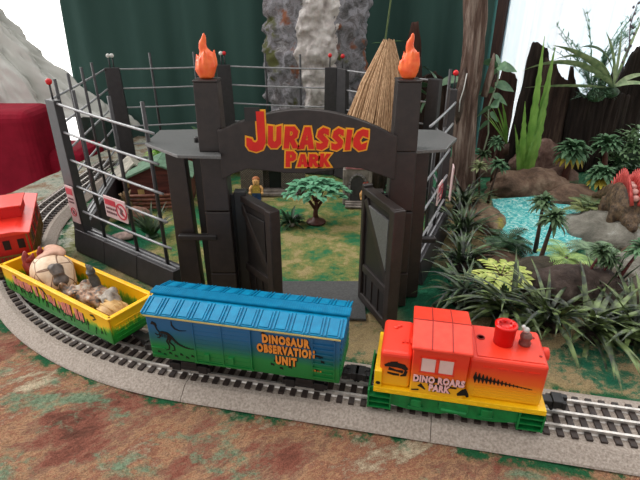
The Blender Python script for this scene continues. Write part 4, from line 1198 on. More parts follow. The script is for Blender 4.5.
f1, L1 = fence(PA, (-17.6, 52.4), 'front left dark cable fence panel with two pink warning signs', (True, False), (0.28, 0.62, 0.9), tall=23.6, lamps=((red_bulb,), ()), drop=0.06, post_w=2.8)
danger_sign(f1, 1.35, -1.0, 7.6, 1.9, 5.6, False)
danger_sign(f1, 11.6, -0.65, 9.2, 4.7, 3.0, True)
fence(PB, PA, 'left dark cable fence panel running back beside the curved track', (False, False), (0.3, 0.5, 0.72, 0.9), tall=24.0)
fence(PB, PC, 'back left dark cable fence panel in front of the green curtain', (True, True), (0.36, 0.72), lamps=((white_bulb, white_bulb), (white_bulb, red_bulb)), tall=24.6, post_w=3.4)
fence(PC, PD, 'back dark cable fence panel in front of the rock waterfall', (False, True), (0.36, 0.68), lamps=((), (red_bulb,)), tall=24.3, post_w=3.0)
fence((3.9, 100.2), PE, 'back right dark cable fence panel behind the thatched hut', (True, True), (0.45, 0.75), lamps=((red_bulb,), ()), tall=22.2, post_w=2.8)
fence((20.2, 82.6), PF, 'short right dark cable fence panel beside the driftwood trunk', (False, True), (0.5,), lamps=((), (red_bulb,)), cables=(6.6, 14.2), H_=22.0)
f7, L7 = fence((12.1, 54.6), (19.3, 70.8), 'front right dark cable fence panel leading from the gate into the dark grass', (False, False), (0.35, 0.7), cables=(5.8, 9.8, 13.8, 17.6, 20.6), tall=18)
danger_sign(f7, 10.4, -0.6, 9.3, 3.0, 3.0, True)
danger_sign(f7, L7 + 0.4, -1.0, 8.4, 2.0, 5.4, False, R(14))

# ================================================================= INSIDE THE ENCLOSURE
leaf_teal = mat('teal_green_foliage_plastic', (110, 170, 132), (72, 132, 98), 0.5, 0.9)
leaf_dark = mat('dark_blue_green_foliage', (56, 88, 56), (28, 50, 32), 0.45, 1.2)
bark_red = mat('red_brown_plastic_bark', (92, 50, 42), (66, 36, 30), 0.5, 1.5, 0.3, 4)
stone = mat('grey_brown_toy_stone', (156, 146, 138), (112, 104, 98), 0.8, 0.9, 0.6, 4, 0.12)

def acacia():
    x, y, z = (-0.68, 74.64, 0.00)
    t = thing('acacia_tree', 'small flat topped toy tree with mint green leaves in the middle of the enclosure', 'toy tree', (x, y, 0))
    mb = MB()
    mb.lathe([(1.7, 0), (1.6, 0.25), (0.7, 0.5), (0.5, 1.0)], 14)
    mb.tube([(0, 0, 0.3), (-0.1, 0, 1.6), (0.1, 0, 3.2), (0, 0, 4.4)], [0.55, 0.4, 0.32, 0.28], 8)
    tips = [(-2.6, -0.3, 5.8), (2.6, 0.2, 5.6), (0.6, 1.2, 6.6), (-1.0, 1.4, 6.4), (1.2, -1.2, 5.9), (-0.6, -1.4, 6.0)]
    for a in tips: mb.tube([(0, 0, 2.2 if abs(a[0]) > 2 else 3.8), (a[0] * 0.5, a[1] * 0.5, 4.2), a], [0.3, 0.22, 0.1], 7)
    mb.build('trunk', bark_red, t)
    mb = MB(); rn = random.Random(8)
    for k in range(300):
        an = rn.uniform(0, 6.28); r = rn.uniform(0, 4.9) ** 1.0
        z = 7.3 - 0.07 * r * r + rn.uniform(-0.5, 0.3)
        mb.blade((r * math.cos(an), r * math.sin(an) * 0.8, z), an + rn.uniform(-1, 1), rn.uniform(1.0, 1.8), 0.95, rn.uniform(-0.2, 0.6), 1.0, 4, fold=0.1)
    mb.build('crown', leaf_teal, t)
acacia()
x, y, z = (-4.86, 73.39, 0.00)
t = thing('low_bush', 'dark spiky low bush on the grass left of the mint green tree', 'toy bush', (x, y, 0))
mb = MB(); rn = random.Random(2)
for k in range(60):
    an = rn.uniform(0, 6.28); mb.blade((0.5 * math.cos(an), 0.5 * math.sin(an), rn.uniform(0, 1)), an, rn.uniform(1.4, 3.0), 0.6, rn.uniform(0.1, 1.3), 1.0, 5)
mb.build('leaves', leaf_dark, t)
mb = MB(); mb.ball((0, 0, 0.2), (0.8, 0.8, 0.6)); mb.build('root', stone, t)

# ruined brick building with a dark doorway
x, y, z = (-9.08, 84.92, 0.00)
t = thing('brick_ruin', 'low grey brick toy ruin with a dark doorway behind the sign', 'toy building', (x, y + 4.2, 0))
bm_, bn, bl, bb = new_mat('grey_brick', 0.85)
v = coords(bn, bl); br = bn.new('ShaderNodeTexBrick'); mp = bn.new('ShaderNodeMapping'); mp.inputs['Rotation'].default_value = (R(90), 0, 0); bl.new(v, mp.inputs['Vector'])
bl.new(mp.outputs['Vector'], br.inputs['Vector']); br.inputs['Scale'].default_value = 1.1; br.inputs['Mortar Size'].default_value = 0.06
br.inputs['Color1'].default_value = lin((146, 136, 124)); br.inputs['Color2'].default_value = lin((122, 112, 104)); br.inputs['Mortar'].default_value = lin((52, 48, 46))
bl.new(br.outputs['Color'], bb.inputs['Base Color']); bump(bn, bl, bb, br.outputs['Fac'], -0.5, 0.1)
mb = MB()
for (a, w, h) in ((-4.0, 4.4, 6.6), (3.9, 4.6, 6.0)): mb.box((a, 0, h / 2), (w, 2.4, h))
mb.box((0.1, 0, 5.6), (4.2, 2.4, 1.8)); mb.box((-5.2, 0.2, 6.2), (1.6, 2.2, 1.4)); mb.box((0.1, 0.6, 2.4), (4, 1.0, 4.8))
mb.build('brick_wall', bm_, t, bevel=0.1)
mb = MB(); mb.box((0.4, -0.1, 2.9), (2.3, 0.6, 4.0)); mb.build('doorway', mat('very_dark_green_opening', (22, 34, 30), (16, 24, 22), 0.7), t)
mb = MB(); mb.box((0.4, -1.3, 0.3), (8.6, 2.2, 0.6)); mb.box((0.4, -0.9, 0.8), (6, 1.5, 0.5)); mb.build('step', stone, t, bevel=0.1)
mb = MB(); mb.lathe([(1.7, 5.3), (1.6, 5.7), (1.2, 6.6), (0.6, 7.2)], 14, (0.2, -0.9, 0)); mb.build('porch_hood', stone, t)

# arched tombstone-like doorway
x, y, z = (7.19, 82.38, 0.00)
t = thing('arched_monument', 'grey arched stone toy doorway with a pink sign across its top', 'toy monument', (x - 0.3, y + 1.0, 0), R(-4))
mb = MB(); mb.box((0, 0, 3.6), (5.0, 1.8, 7.2)); 
for s in (-1, 1): mb.box((s * 2.3, -0.4, 3.4), (0.8, 1.6, 6.8))
mb.build('stone_block', stone, t, bevel=0.2)
mb = MB(); pts = [(1.5 * math.cos(a), 3.9 + 1.9 * math.sin(a)) for a in [math.pi * k / 10 for k in range(11)]]
arch = [(1.55, 0.8)] + pts + [(-1.55, 0.8)]
mb.prism(arch, 0.9, 1.0, FACE); mb.build('arch_recess', mat('dark_grey_door_stone', (74, 72, 72), (58, 56, 56), 0.8, 1.5, 0.5, 4), t)
mb = MB()
for i in range(len(arch) - 1): mb.tube([(arch[i][0], -1.0, arch[i][1]), (arch[i + 1][0], -1.0, arch[i + 1][1])], 0.24, 7)
mb.build('arch_rim', mat('pale_grey_stone_rim', (134, 130, 128), (108, 104, 102), 0.8, 1.5, 0.4, 4), t)
mb = MB()
for k in range(3): mb.box((0, -1.4 - 0.55 * k, 0.75 - 0.27 * k), (4.4, 0.6, 0.3))
mb.build('step', stone, t, bevel=0.06)
mb = MB(); mb.box((0.2, -1.0, 7.3), (4.8, 0.3, 1.0)); sg = mb.build('sign', mat('dusty_pink_sign', (196, 132, 134), (160, 96, 102), 0.6, 1.5), t, bevel=0.1)

# brick-toy figures
def minifig(label, pos, rz, torso, legs, hair, face=(240, 184, 120)):
    t = thing('toy_figure', label, 'toy figure', pos, rz)
    sk = mat('tan_toy_skin', face, tuple(v * 0.95 for v in face), 0.4)
    mb = MB(); mb.box((0, 0, 1.55), (1.15, 0.6, 1.05), top=(0.72, 0.9)); mb.build('torso', mat('torso_print', torso, tuple(int(v * 0.7) for v in torso), 0.5, 5), t, bevel=0.05)
    mb = MB()
    for s in (-1, 1):
        mb.tube([(s * 0.5, 0, 1.95), (s * 0.75, -0.05, 1.6), (s * 0.78, -0.3, 1.2)], [0.2, 0.19, 0.16], 8); mb.ball((s * 0.78, -0.38, 1.1), 0.19)
    mb.build('arm', sk, t)
    mb = MB()
    for s in (-1, 1): mb.box((s * 0.3, 0, 0.45), (0.52, 0.6, 0.9)); mb.box((s * 0.3, -0.15, 0.12), (0.52, 0.75, 0.24))
    mb.box((0, 0, 0.95), (1.15, 0.6, 0.2)); mb.build('legs', mat('blue_toy_trousers', legs, tuple(int(v * 0.85) for v in legs), 0.45), t, bevel=0.04)
    mb = MB(); mb.lathe([(0.2, 2.05), (0.4, 2.15), (0.43, 2.3), (0.43, 2.75), (0.36, 2.9), (0.2, 2.95)], 14); hd = mb.build('head', sk, t)
    mb = MB()
    for s in (-1, 1): mb.ball((s * 0.15, -0.4, 2.6), 0.055, seg=6, rings=5)
    mb.tube([(-0.14, -0.41, 2.36), (0, -0.43, 2.32), (0.14, -0.41, 2.36)], 0.03, 5); mb.build('face', black_ink, hd)
    mb = MB(); mb.ball((0, 0.1, 2.82), (0.5, 0.46, 0.36)); mb.ball((0, 0.22, 2.6), (0.46, 0.34, 0.4)); mb.build('hair', mat('toy_hair', hair, tuple(int(v * 0.85) for v in hair), 0.5), t)
    return t
x, y, z = (-11.92, 84.92, 0.00)
o = minifig('toy figure with orange brown hair, patterned tan top and blue trousers by the brick ruin', (x, y, 0), 0, (214, 176, 84), (44, 74, 120), (176, 104, 56)); o.scale = (1.45,) * 3
x, y, z = (8.30, 82.38, 0.00)
o = minifig('toy figure with red hair half hidden behind the right gate door', (x + 0.1, y, 0), R(20), (226, 176, 132), (40, 38, 40), (168, 66, 44)); o.scale = (1.45,) * 3

# thatched hut
def hut():
    x, y = 10.5, 85.3
    t = thing('thatched_hut', 'tall conical straw thatched hut rising behind the arched sign', 'toy hut', (x, y, 0))
    straw = mat('golden_brown_straw', (222, 184, 146), (160, 122, 88), 0.75, 2.6, 0.5, 4, 0.1, stretch=(2.2, 2.2, 0.15))
    ax, ay, az = 0.8, 0, 28.0
    mb = MB(); rn = random.Random(4)
    n = 48; vs = [(ax, ay, az - 0.3)]; fs = []
    for k in range(n):
        a = 2 * math.pi * k / n; vs.append((5.2 * math.cos(a), 4.9 * math.sin(a), 15.0))
    for k in range(n): fs.append((0, 1 + k, 1 + (k + 1) % n))
    fs.append(tuple(range(1, n + 1))[::-1]); mb.add(vs, fs, None, 0, True)
    for k in range(420):
        a = rn.uniform(0, 2 * math.pi); r = rn.uniform(5.0, 6.0); zz = 14.4 + rn.uniform(-0.9, 0.7)
        q = rn.uniform(0, 0.18)
        s0 = Vector((ax + 0.75 * math.cos(a), ay + 0.7 * math.sin(a), az - rn.uniform(-0.3, 0.6)))
        e = Vector((r * math.cos(a), r * math.sin(a) * 0.95, zz)); m_ = (s0 + e) / 2 + Vector((math.cos(a), math.sin(a), 0)) * (rn.uniform(0.1, 0.6))
        mb.tube([s0.lerp(e, q), m_, e], [0.09, 0.13, 0.1], 4, cap=False)
    mb.build('thatch', straw, t)
    mb = MB(); mb.lathe([(3.2, 0), (3.2, 15.0)], 20)
    for k in range(20):
        a = 2 * math.pi * k / 20; mb.tube([(3.25 * math.cos(a), 3.25 * math.sin(a), 0), (3.25 * math.cos(a), 3.25 * math.sin(a), 15)], 0.28, 6)
    mb.build('hut_wall', mat('dark_brown_stakes', (66, 52, 46), (44, 34, 30), 0.7, 1.5, 0.3, 4), t)
    mb = MB(); mb.lathe([(4.3, 14.0), (4.6, 14.0), (4.6, 14.6), (4.3, 14.6)], 24); mb.build('eave_ring', mat('pinkish_clay_ring', (186, 120, 92), (160, 98, 74), 0.6), t)
hut()

# houses at the back left of the enclosure
def house(label, pos, rz, W, D_, Hh, roofc, wallc, porch=True, sc=1.0):
    t = thing('toy_house', label, 'toy house', pos, rz)
    wm = mat('house_wall_boards', wallc, tuple(int(v * 0.65) for v in wallc), 0.7, 0.8, 0.5, 3, 0.1, stretch=(0.3, 0.3, 2.4))
    mb = MB(); mb.box((0, 0, Hh / 2), (W, D_, Hh)); 
    mb.prism([(-W / 2, Hh), (W / 2, Hh), (0, Hh + 2.4)], -D_ / 2, D_ / 2, FACE)
    w = mb.build('house_wall', wm, t, bevel=0.08)
    rm = mat('mint_green_roof', roofc, tuple(int(v * 0.78) for v in roofc), 0.7, 1.2, 0.4, 3)
    mb = MB()
    for s in (-1, 1):
        ln = math.hypot(W / 2 + 1, 2.6)
        mb.box((0, 0, 0), (ln, D_ + 1.6, 0.35), M=Matrix.Translation((s * (W / 4 + 0.35), 0, Hh + 1.25)) @ Matrix.Rotation(s * math.atan2(2.5, W / 2 + 0.6), 4, 'Y'))
    mb.build('roof', rm, t, bevel=0.06)
    mb = MB(); mb.box((0.3, -D_ / 2 - 0.05, 1.6), (1.6, 0.2, 3.0)); mb.build('house_door', mat('dark_red_house_door', (88, 36, 34), (66, 26, 26), 0.6), t, bevel=0.05)
    mb = MB()
    for xx in (-W * 0.32, W * 0.36): mb.box((xx, -D_ / 2 - 0.05, 2.8), (1.1, 0.2, 1.2))
    mb.build('house_window', mat('pale_yellow_window', (206, 176, 112), (160, 130, 80), 0.5), t)
    if porch:
        mb = MB()
        for k in range(4): mb.tube([(-W / 2, -D_ / 2 - 1.6, 0.5 + 0.75 * k), (W / 2, -D_ / 2 - 1.6, 0.5 + 0.75 * k)], 0.3, 7)
        mb.build('porch_log', mat('red_brown_logs', (150, 96, 76), (104, 62, 50), 0.6, 1.5), t)
    return t
house('dark red wooden toy house with mint green roof and log porch behind the left fence', (-29.13, 84.92, 0.00), R(6), 10.5, 6.5, 5.6, (112, 146, 120), (112, 58, 50))
house('small maroon toy shed with pale roof left of the mint roofed house', (-35.91, 88.70, 0.00), R(28), 4.6, 5.0, 4.2, (188, 182, 168), (96, 34, 36), porch=False)
house('red toy cabin with grey green roof standing farthest back behind the left platform', (-28.5, 97.5, 0), R(-10), 9, 5, 6.5, (84, 98, 92), (124, 58, 50), porch=False)

# scattered things by the left fence
mb = MB(); rock_mesh(mb, (0, 0, 0.7), (3.0, 1.8, 1.5), 3, 0.3)
tag(mb.build('boulder', mat('rosy_brown_rock', (152, 112, 94), (104, 74, 64), 0.7, 0.9, 0.4, 3), loc=(-31.83, 74.99, 0.40)), 'rosy brown boulder behind the wide pink warning sign', 'rock')
mb = MB(); rock_mesh(mb, (0, 0, 0.3), (1.8, 1.2, 0.6), 5, 0.3)
tag(mb.build('flat_stone', mat('pink_grey_rock', (176, 150, 140), (110, 90, 84), 0.7, 1.0, 0.3, 3), loc=(-31.32, 68.38, 0.00)), 'small flat pinkish stone on the green ground below the left fence sign', 'rock')
x, y, z = (-26.81, 69.12, 0.00)
t = thing('spiky_plant', 'dark green upright spiky plant between the left fence rods', 'toy plant', (x, y, 0))
mb = MB(); rn = random.Random(12)
for k in range(34):
    an = rn.uniform(0, 6.28); mb.blade((0.3 * math.cos(an), 0.3 * math.sin(an), 0), an, rn.uniform(3, 6.2), 0.5, rn.uniform(0.8, 1.45), rn.uniform(0.2, 0.9), 6)
mb.build('leaves', mat('dark_olive_leaf', (74, 96, 62), (40, 56, 38), 0.45, 1.2), t)
mb = MB(); mb.ball((0, 0, 0.1), (1.1, 1.1, 0.4)); mb.build('base', leaf_dark, t)
x, y, z = (-44.89, 99.17, 0.00)
t = thing('pale_fern', 'pale dusty fern with cream fronds by the back of the left fence', 'toy plant', (-38.3, 93, 0))
mb = MB()
for k in range(26):
    an = rn.uniform(0, 6.28); mb.blade((0, 0, 3.2), an, rn.uniform(3, 5.4), 0.9, rn.uniform(0.2, 1.2), 1.3, 6)
mb.build('leaves', mat('cream_green_leaf', (190, 196, 170), (110, 128, 100), 0.5, 1.0), t)
mb = MB(); mb.tube([(0, 0, 0), (0, 0, 2.4)], [0.5, 0.3], 8); mb.build('stem', bark_red, t)
t = thing('twig_pile', 'pile of pale tan twigs leaning by the small maroon shed', 'twigs', (-34.20, 79.04, 0.00))
for k in range(6):
    mb = MB(); a = 0.5 + 0.5 * k; mb.tube([(1.7 * math.cos(a), 1.7 * math.sin(a), 0.2), (0.2 * math.cos(a * 2), 0.2, 2.2), (-1.2 * math.cos(a + 0.4), -1.2 * math.sin(a), 3.6 + 0.3 * (k % 3))], [0.3, 0.25, 0.12], 7)
    mb.build('twig', mat('pale_tan_twig', (176, 150, 116), (130, 106, 80), 0.7, 1.5), t)
mb = MB(); mb.lathe([(0.7, 0), (0.75, 0.2), (0.75, 1.7), (0.6, 1.9)], 14)
tag(mb.build('green_barrel', mat('deep_green_plastic', (30, 104, 66), (22, 84, 54), 0.4), loc=(-32.84, 81.89, 0.00)), 'small deep green barrel in front of the log porch', 'barrel')
# greenery mounds behind the houses along the back fence
def bush(label, pos, r, m_, seed, n=200, name='leafy_bush', ln=(1.2, 2.4), wd=0.8, droop=1.0, cat='toy bush', group=None):
    t = thing(name, label, cat, pos, 0, group)
    mb = MB(); rn = random.Random(seed)
    for k in range(n):
        an = rn.uniform(0, 6.28); el = rn.uniform(0.05, 1.5); q = rn.uniform(0.55, 1.0)
        p = (r[0] * q * math.cos(el) * math.cos(an), r[1] * q * math.cos(el) * math.sin(an), 0.2 + r[2] * q * math.sin(el))
        mb.blade(p, an + rn.uniform(-0.7, 0.7), rn.uniform(*ln), wd, rn.uniform(-0.1, 1.1), droop, 4, fold=0.12)
    mb.build('leaves', m_, t)
    mb = MB(); mb.ball((0, 0, r[2] * 0.3), (r[0] * 0.5, r[1] * 0.5, r[2] * 0.4)); mb.build('branches', leaf_dark, t)
    return t
mid_leaf = mat('mid_green_leaf', (96, 132, 82), (54, 84, 54), 0.5, 0.8)
lime_leaf = mat('lime_green_leaf', (158, 200, 96), (104, 150, 70), 0.45, 0.8)
bush('bright lime green leafy bush behind the mint roofed house', (-31.5, 93.5, 0), (3.0, 2, 7.2), lime_leaf, 31, 150, ln=(1.6, 3.0), wd=1.2)
bush('dull green trailing bush behind the left lookout platform', (-24.5, 101.5, 0), (6, 2.5, 9.5), mid_leaf, 32, 260)
bush('dull green bush at the foot of the back fence left of the rock tower', (-14.5, 101.5, 0), (4.5, 2.2, 8.5), mat('grey_green_leaf', (92, 116, 92), (58, 78, 62), 0.5, 0.9), 33, 220)
bush('dark green bush beside the arched monument', (5.15, 103.38, 0.00), (3.0, 1.8, 4.2), leaf_dark, 34, 160)

# ================================================================= ROCK TOWER WITH WATERFALL
def rock_material(name, cols, moss=None, rust=None, sc=0.22, bs=0.9):
    m, n, l, b = new_mat(name, 0.75, 0, 0.35)
    v = coords(n, l)
    c = ramp(n, l, noise_node(n, l, v, sc, 8, 0.72, 0.5), cols)
    if moss:
        k = ramp(n, l, noise_node(n, l, v, 0.14, 4, 0.6), [(0.60, (0, 0, 0)), (0.66, (255, 255, 255))])
        c = mixc(n, l, k, c, moss)
    if rust:
        v2 = coords(n, l, (1, 1, 1)); mp = n.new('ShaderNodeMapping'); mp.inputs['Location'].default_value = (31, 17, 9); l.new(v2, mp.inputs['Vector'])
        k = ramp(n, l, noise_node(n, l, mp.outputs['Vector'], 0.13, 4, 0.6), [(0.60, (0, 0, 0)), (0.66, (255, 255, 255))])
        c = mixc(n, l, k, c, rust)
    l.new(c, b.inputs['Base Color'])
    bump(n, l, b, noise_node(n, l, v, 0.8, 8, 0.75), bs, 0.6)
    return m
grey_rock = rock_material('grey_white_rock', [(0.30, (60, 58, 58)), (0.42, (112, 110, 112)), (0.5, (160, 158, 164)), (0.58, (114, 108, 110)), (0.70, (214, 212, 216))], (92, 94, 52), (140, 86, 60))
def tower():
    t = thing('rock_tower', 'tall mottled grey rock column with a white waterfall down its front', 'artificial rock', (-0.6, 116, 0))
    ns, nz = 120, 90
    def surf(a, z, seed, extra=0):
        a = (a + math.pi) % (2 * math.pi) - math.pi
        r = 10.7 + 1.3 * noise.noise(Vector((math.cos(a) * 1.3, math.sin(a) * 1.3, z * 0.07 + seed))) + 2.2 * noise.fractal(Vector((math.cos(a) * 3.2, math.sin(a) * 3.2, z * 0.22 + seed)), 1, 2, 4)
        r += 1.4 * abs(noise.noise(Vector((math.cos(a) * 5, math.sin(a) * 5, z * 0.4))))
        r -= 1.6 * math.exp(-((a + 1.62) / 0.5) ** 2)
        return Vector(((r + extra) * math.cos(a), (r + extra) * math.sin(a) * 0.62, z))
    vs = []; fs = []
    for j in range(nz + 1):
        for i in range(ns): vs.append(surf(2 * math.pi * i / ns, 46 * j / nz, 1))
    for j in range(nz):
        for i in range(ns):
            q = (i + 1) % ns; fs.append((j * ns + i, j * ns + q, (j + 1) * ns + q, (j + 1) * ns + i))
    fs.append(tuple(range(ns))[::-1]); fs.append(tuple(range(nz * ns, nz * ns + ns)))
    mb = MB(); mb.add(vs, fs, None, 0, True); mb.build('rock_column', grey_rock, t)
    vs = []; fs = []; w = 34; h = 150
    for j in range(h + 1):
        z = 46 * j / h; u = j / h
        ctr = -1.50 + 0.12 * math.sin(z * 0.17) + 0.10 * (u - 0.5); half = 0.42 + 0.08 * (1 - u) + 0.05 * noise.noise(Vector((z * 0.3, 0, 0)))
        for i in range(w + 1):
            a = ctr + half * (2 * i / w - 1); e = 1 - abs(2 * i / w - 1) ** 3
            bump_ = 0.7 * noise.fractal(Vector((i * 0.22, z * 0.35, 5)), 1, 2, 4) + 0.35 * noise.noise(Vector((i * 0.9, z * 1.4, 1)))
            vs.append(surf(a, z, 1, -0.5 + e * (1.7 + bump_)))
    for j in range(h):
        for i in range(w):
            a = j * (w + 1) + i; fs.append((a, a + 1, a + w + 2, a + w + 1))
    mb = MB(); mb.add(vs, fs, None, 0, True)
    mb.build('waterfall', mat('white_foaming_water', (226, 220, 216), (176, 166, 162), 0.5, 0.5, 0.8, 1.6, 0.4, c3=(208, 200, 196)), t)
tower()

# ================================================================= DRIFTWOOD AND BARK
bark = rock_material('grey_brown_driftwood', [(0.3, (44, 34, 31)), (0.5, (92, 76, 68)), (0.7, (136, 120, 108))])
def bark_mat(name, c1, c2, c3):
    m, n, l, b = new_mat(name, 0.85, 0, 0.2)
    v = coords(n, l, (1, 1, 0.1))
    f = noise_node(n, l, v, 0.75, 6, 0.7, 0.4)
    l.new(ramp(n, l, f, [(0.32, c1), (0.5, c2), (0.68, c3)]), b.inputs['Base Color'])
    bump(n, l, b, noise_node(n, l, v, 1.6, 6, 0.7), 1.0, 0.5)
    return m
drift_m = bark_mat('weathered_driftwood', (66, 50, 45), (118, 96, 86), (178, 160, 148))
slab_m = bark_mat('dark_brown_bark', (36, 27, 25), (62, 48, 43), (94, 78, 68))
slab_dk = bark_mat('very_dark_bark', (26, 21, 20), (44, 36, 33), (66, 56, 50))
def trunk():
    b0 = (28.67, 92.00, 3.63); b1 = (27.26, 92.00, 33.91)
    x0, y0 = b0[0] - 0.3, 92.0
    t = thing('driftwood_trunk', 'tall gnarled weathered driftwood trunk right of the gate', 'driftwood', (x0, y0, 0))
    ns, nz = 80, 110
    slope = (b1[0] - b0[0]) / (b1[2] - b0[2])
    vs = []; fs = []
    for j in range(nz + 1):
        z = 46 * j / nz
        cx = slope * z + 0.25 * math.sin(z * 0.3)
        for i in range(ns):
            a = 2 * math.pi * i / ns
            r = 2.15 - 0.012 * z + math.exp(-z / 3) * 1.2 + 0.55 * noise.noise(Vector((math.cos(a) * 1.8, math.sin(a) * 1.8, z * 0.06))) + 0.55 * noise.fractal(Vector((math.cos(a) * 4 + z * 0.02, math.sin(a) * 4, z * 0.07)), 1, 2, 3)
            vs.append((cx + r * math.cos(a), r * math.sin(a) * 0.85, z))
    for j in range(nz):
        for i in range(ns):
            q = (i + 1) % ns; fs.append((j * ns + i, j * ns + q, (j + 1) * ns + q, (j + 1) * ns + i))
    fs.append(tuple(range(ns))[::-1]); fs.append(tuple(range(nz * ns, nz * ns + ns)))
    mb = MB(); mb.add(vs, fs, None, 0, True); mb.build('trunk', drift_m, t)
    mb = MB(); mb.tube([(-2.0, -0.6, 13), (-2.7, -1.2, 16), (-2.4, -1.2, 19), (-2.3, -0.8, 23)], [0.6, 0.9, 0.8, 0.2], 10)
    mb.build('side_burl', bark, t)
    mb = MB(); mb.tube([(1.8, -1.0, 18), (2.3, -1.2, 22), (2.5, -1.0, 25.5)], [0.6, 0.7, 0.15], 10); mb.build('broken_splinter', drift_m, t)
    mb = MB(); mb.tube([(-2.8, -2.3, 15.5), (-2.9, -2.4, 17.5), (-2.5, -2.4, 19.5), (-2.2, -2.2, 22.2)], [0.09, 0.11, 0.1, 0.1], 6); mb.build('white_thread', white_bulb, t)
trunk()
def slab(label, pts, y, th, seed, m_, base=1.0, name='bark_slab', z0=0.0):
    """upright slab of bark with a broken top: pts = (x, z) outline of its top edge, left to right"""
    t = MB(); xs = [p[0] for p in pts]; w = xs[-1] - xs[0]; xc = (xs[0] + xs[-1]) / 2
    nx = max(16, int(w * 4)); nz = 50
    def top(u):
        x = xs[0] + w * u
        for i in range(len(pts) - 1):
            if x <= pts[i + 1][0] + 1e-6:
                f = (x - pts[i][0]) / max(1e-6, pts[i + 1][0] - pts[i][0]); return pts[i][1] * (1 - f) + pts[i + 1][1] * f + 0.45 * noise.noise(Vector((u * w * 2.2, seed, 0)))
        return pts[-1][1]
    vs = []; fs = []
    for side in (0, 1):
        for j in range(nz + 1):
            for i in range(nx + 1):
                u = i / nx; tz = top(u); z = z0 + (tz - z0) * j / nz
                d = 0.8 * noise.noise(Vector((u * w * 0.4, z * 0.03, seed))) + 0.75 * noise.fractal(Vector((u * w * 1.5, z * 0.09, seed + 3)), 1, 2, 4)
                edge = min(u, 1 - u) * 2
                off = (th / 2 + d * 0.8) * (0.25 + 0.75 * min(1, edge * 2.2)) * (1 - 0.45 * j / nz)
                k = base + (1 - base) * j / nz
                xx = (u - 0.5) * w * k + 0.3 * noise.noise(Vector((seed, z * 0.2, u * 2)))
                vs.append((xx, (-off if side == 0 else off), z))
    m0 = (nz + 1) * (nx + 1)
    for j in range(nz):
        for i in range(nx):
            a = j * (nx + 1) + i
            fs.append((a, a + 1, a + nx + 2, a + nx + 1)); fs.append((m0 + a + nx + 1, m0 + a + nx + 2, m0 + a + 1, m0 + a))
    for i in range(nx):
        fs.append((i + 1, i, m0 + i, m0 + i + 1)); a = nz * (nx + 1) + i; fs.append((a, a + 1, m0 + a + 1, m0 + a))
    for j in range(nz):
        a = j * (nx + 1); fs.append((a, a + nx + 1, m0 + a + nx + 1, m0 + a)); a += nx; fs.append((a + nx + 1, a, m0 + a, m0 + a + nx + 1))
    t.add(vs, fs, None, 0, True)
    return tag(t.build(name, m_, loc=(xc, y, 0)), label, 'bark')
XZ = lambda *p: [(q[0], q[2]) for q in p]
slab('dark reddish brown bark slab with a pointed top beside the narrow teal curtain', XZ((35.17, 103.00, 16.33), (36.08, 103.00, 19.71), (37.17, 103.00, 19.32), (37.40, 103.00, 22.80), (38.04, 103.00, 22.61), (38.54, 103.00, 20.88), (39.63, 103.00, 20.49), (40.46, 103.00, 19.32)), 103, 2.5, 11, bark_mat('reddish_dark_bark', (34, 22, 21), (64, 42, 37), (94, 66, 56)), 1.1)
slab('tall grey brown bark slab with a rounded peak, behind the bright green strap leaves', XZ((43.35, 106.00, 19.93), (42.91, 106.00, 24.45), (43.40, 106.00, 26.17), (44.39, 106.00, 26.36), (45.56, 106.00, 25.60), (46.75, 106.00, 24.84), (47.73, 106.00, 22.11)), 106, 2.6, 12, slab_dk, 1.7)
slab('grey brown bark slab with a broken shoulder right of the rounded peak', XZ((45.77, 104.00, 23.47), (47.16, 104.00, 22.70), (47.89, 104.00, 23.09), (48.72, 104.00, 21.16), (50.09, 104.00, 19.58), (51.22, 104.00, 19.19), (52.81, 104.00, 16.78)), 104, 2.6, 13, slab_m, 1.15)
slab('dark bark slab with a thin spike, middle of the palisade', XZ((52.60, 106.50, 17.22), (52.44, 106.50, 21.67), (53.07, 106.50, 21.67), (54.34, 106.50, 18.04), (56.74, 106.50, 15.14), (58.46, 106.50, 14.30)), 106.5, 2.4, 14, slab_m, 1.1)
slab('slender tall square cut dark post behind the airy spider leaves', XZ((58.17, 105.00, 14.98), (54.77, 105.00, 29.02), (57.02, 105.00, 29.20), (60.73, 105.00, 14.98)), 105, 1.8, 15, slab_dk)
slab('short thin spike of dark bark just right of the square cut post', XZ((60.91, 105.50, 15.31), (59.43, 105.50, 22.56), (59.34, 105.50, 25.26), (60.06, 105.50, 24.87), (62.62, 105.50, 15.31)), 105.5, 1.4, 25, slab_dk)
slab('wide low dark bark slab beneath the spider plant', XZ((52.32, 103.00, 17.74), (55.19, 103.00, 16.13), (58.11, 103.00, 16.94), (61.43, 103.00, 16.94), (64.56, 103.00, 16.13)), 103, 2.4, 16, slab_dk)
slab('big dark slanting bark slab at the right border of the layout', XZ((61.89, 107.00, 12.07), (62.63, 107.00, 15.90), (63.57, 107.00, 18.79), (64.49, 107.00, 21.61), (65.23, 107.00, 24.17), (66.71, 107.00, 25.53), (71.11, 107.00, 26.68)), 107, 3.0, 17, slab_dk)
slab('reddish brown pointed driftwood spike behind the right gate flame', XZ((18.23, 112.00, 19.19), (18.77, 112.00, 26.38), (19.55, 112.00, 29.92), (20.83, 112.00, 29.92), (21.58, 112.00, 26.38), (22.58, 112.00, 20.24)), 112, 2.2, 18, bark_mat('dusky_spike_bark', (50, 34, 32), (80, 56, 50), (108, 82, 74)))
slab('low dark driftwood between the hut and the tall trunk', XZ((17.80, 107.00, 14.63), (21.30, 107.00, 19.20), (24.36, 107.00, 20.41), (27.83, 107.00, 17.97), (29.75, 107.00, 14.63)), 107, 2.6, 19, slab_m)

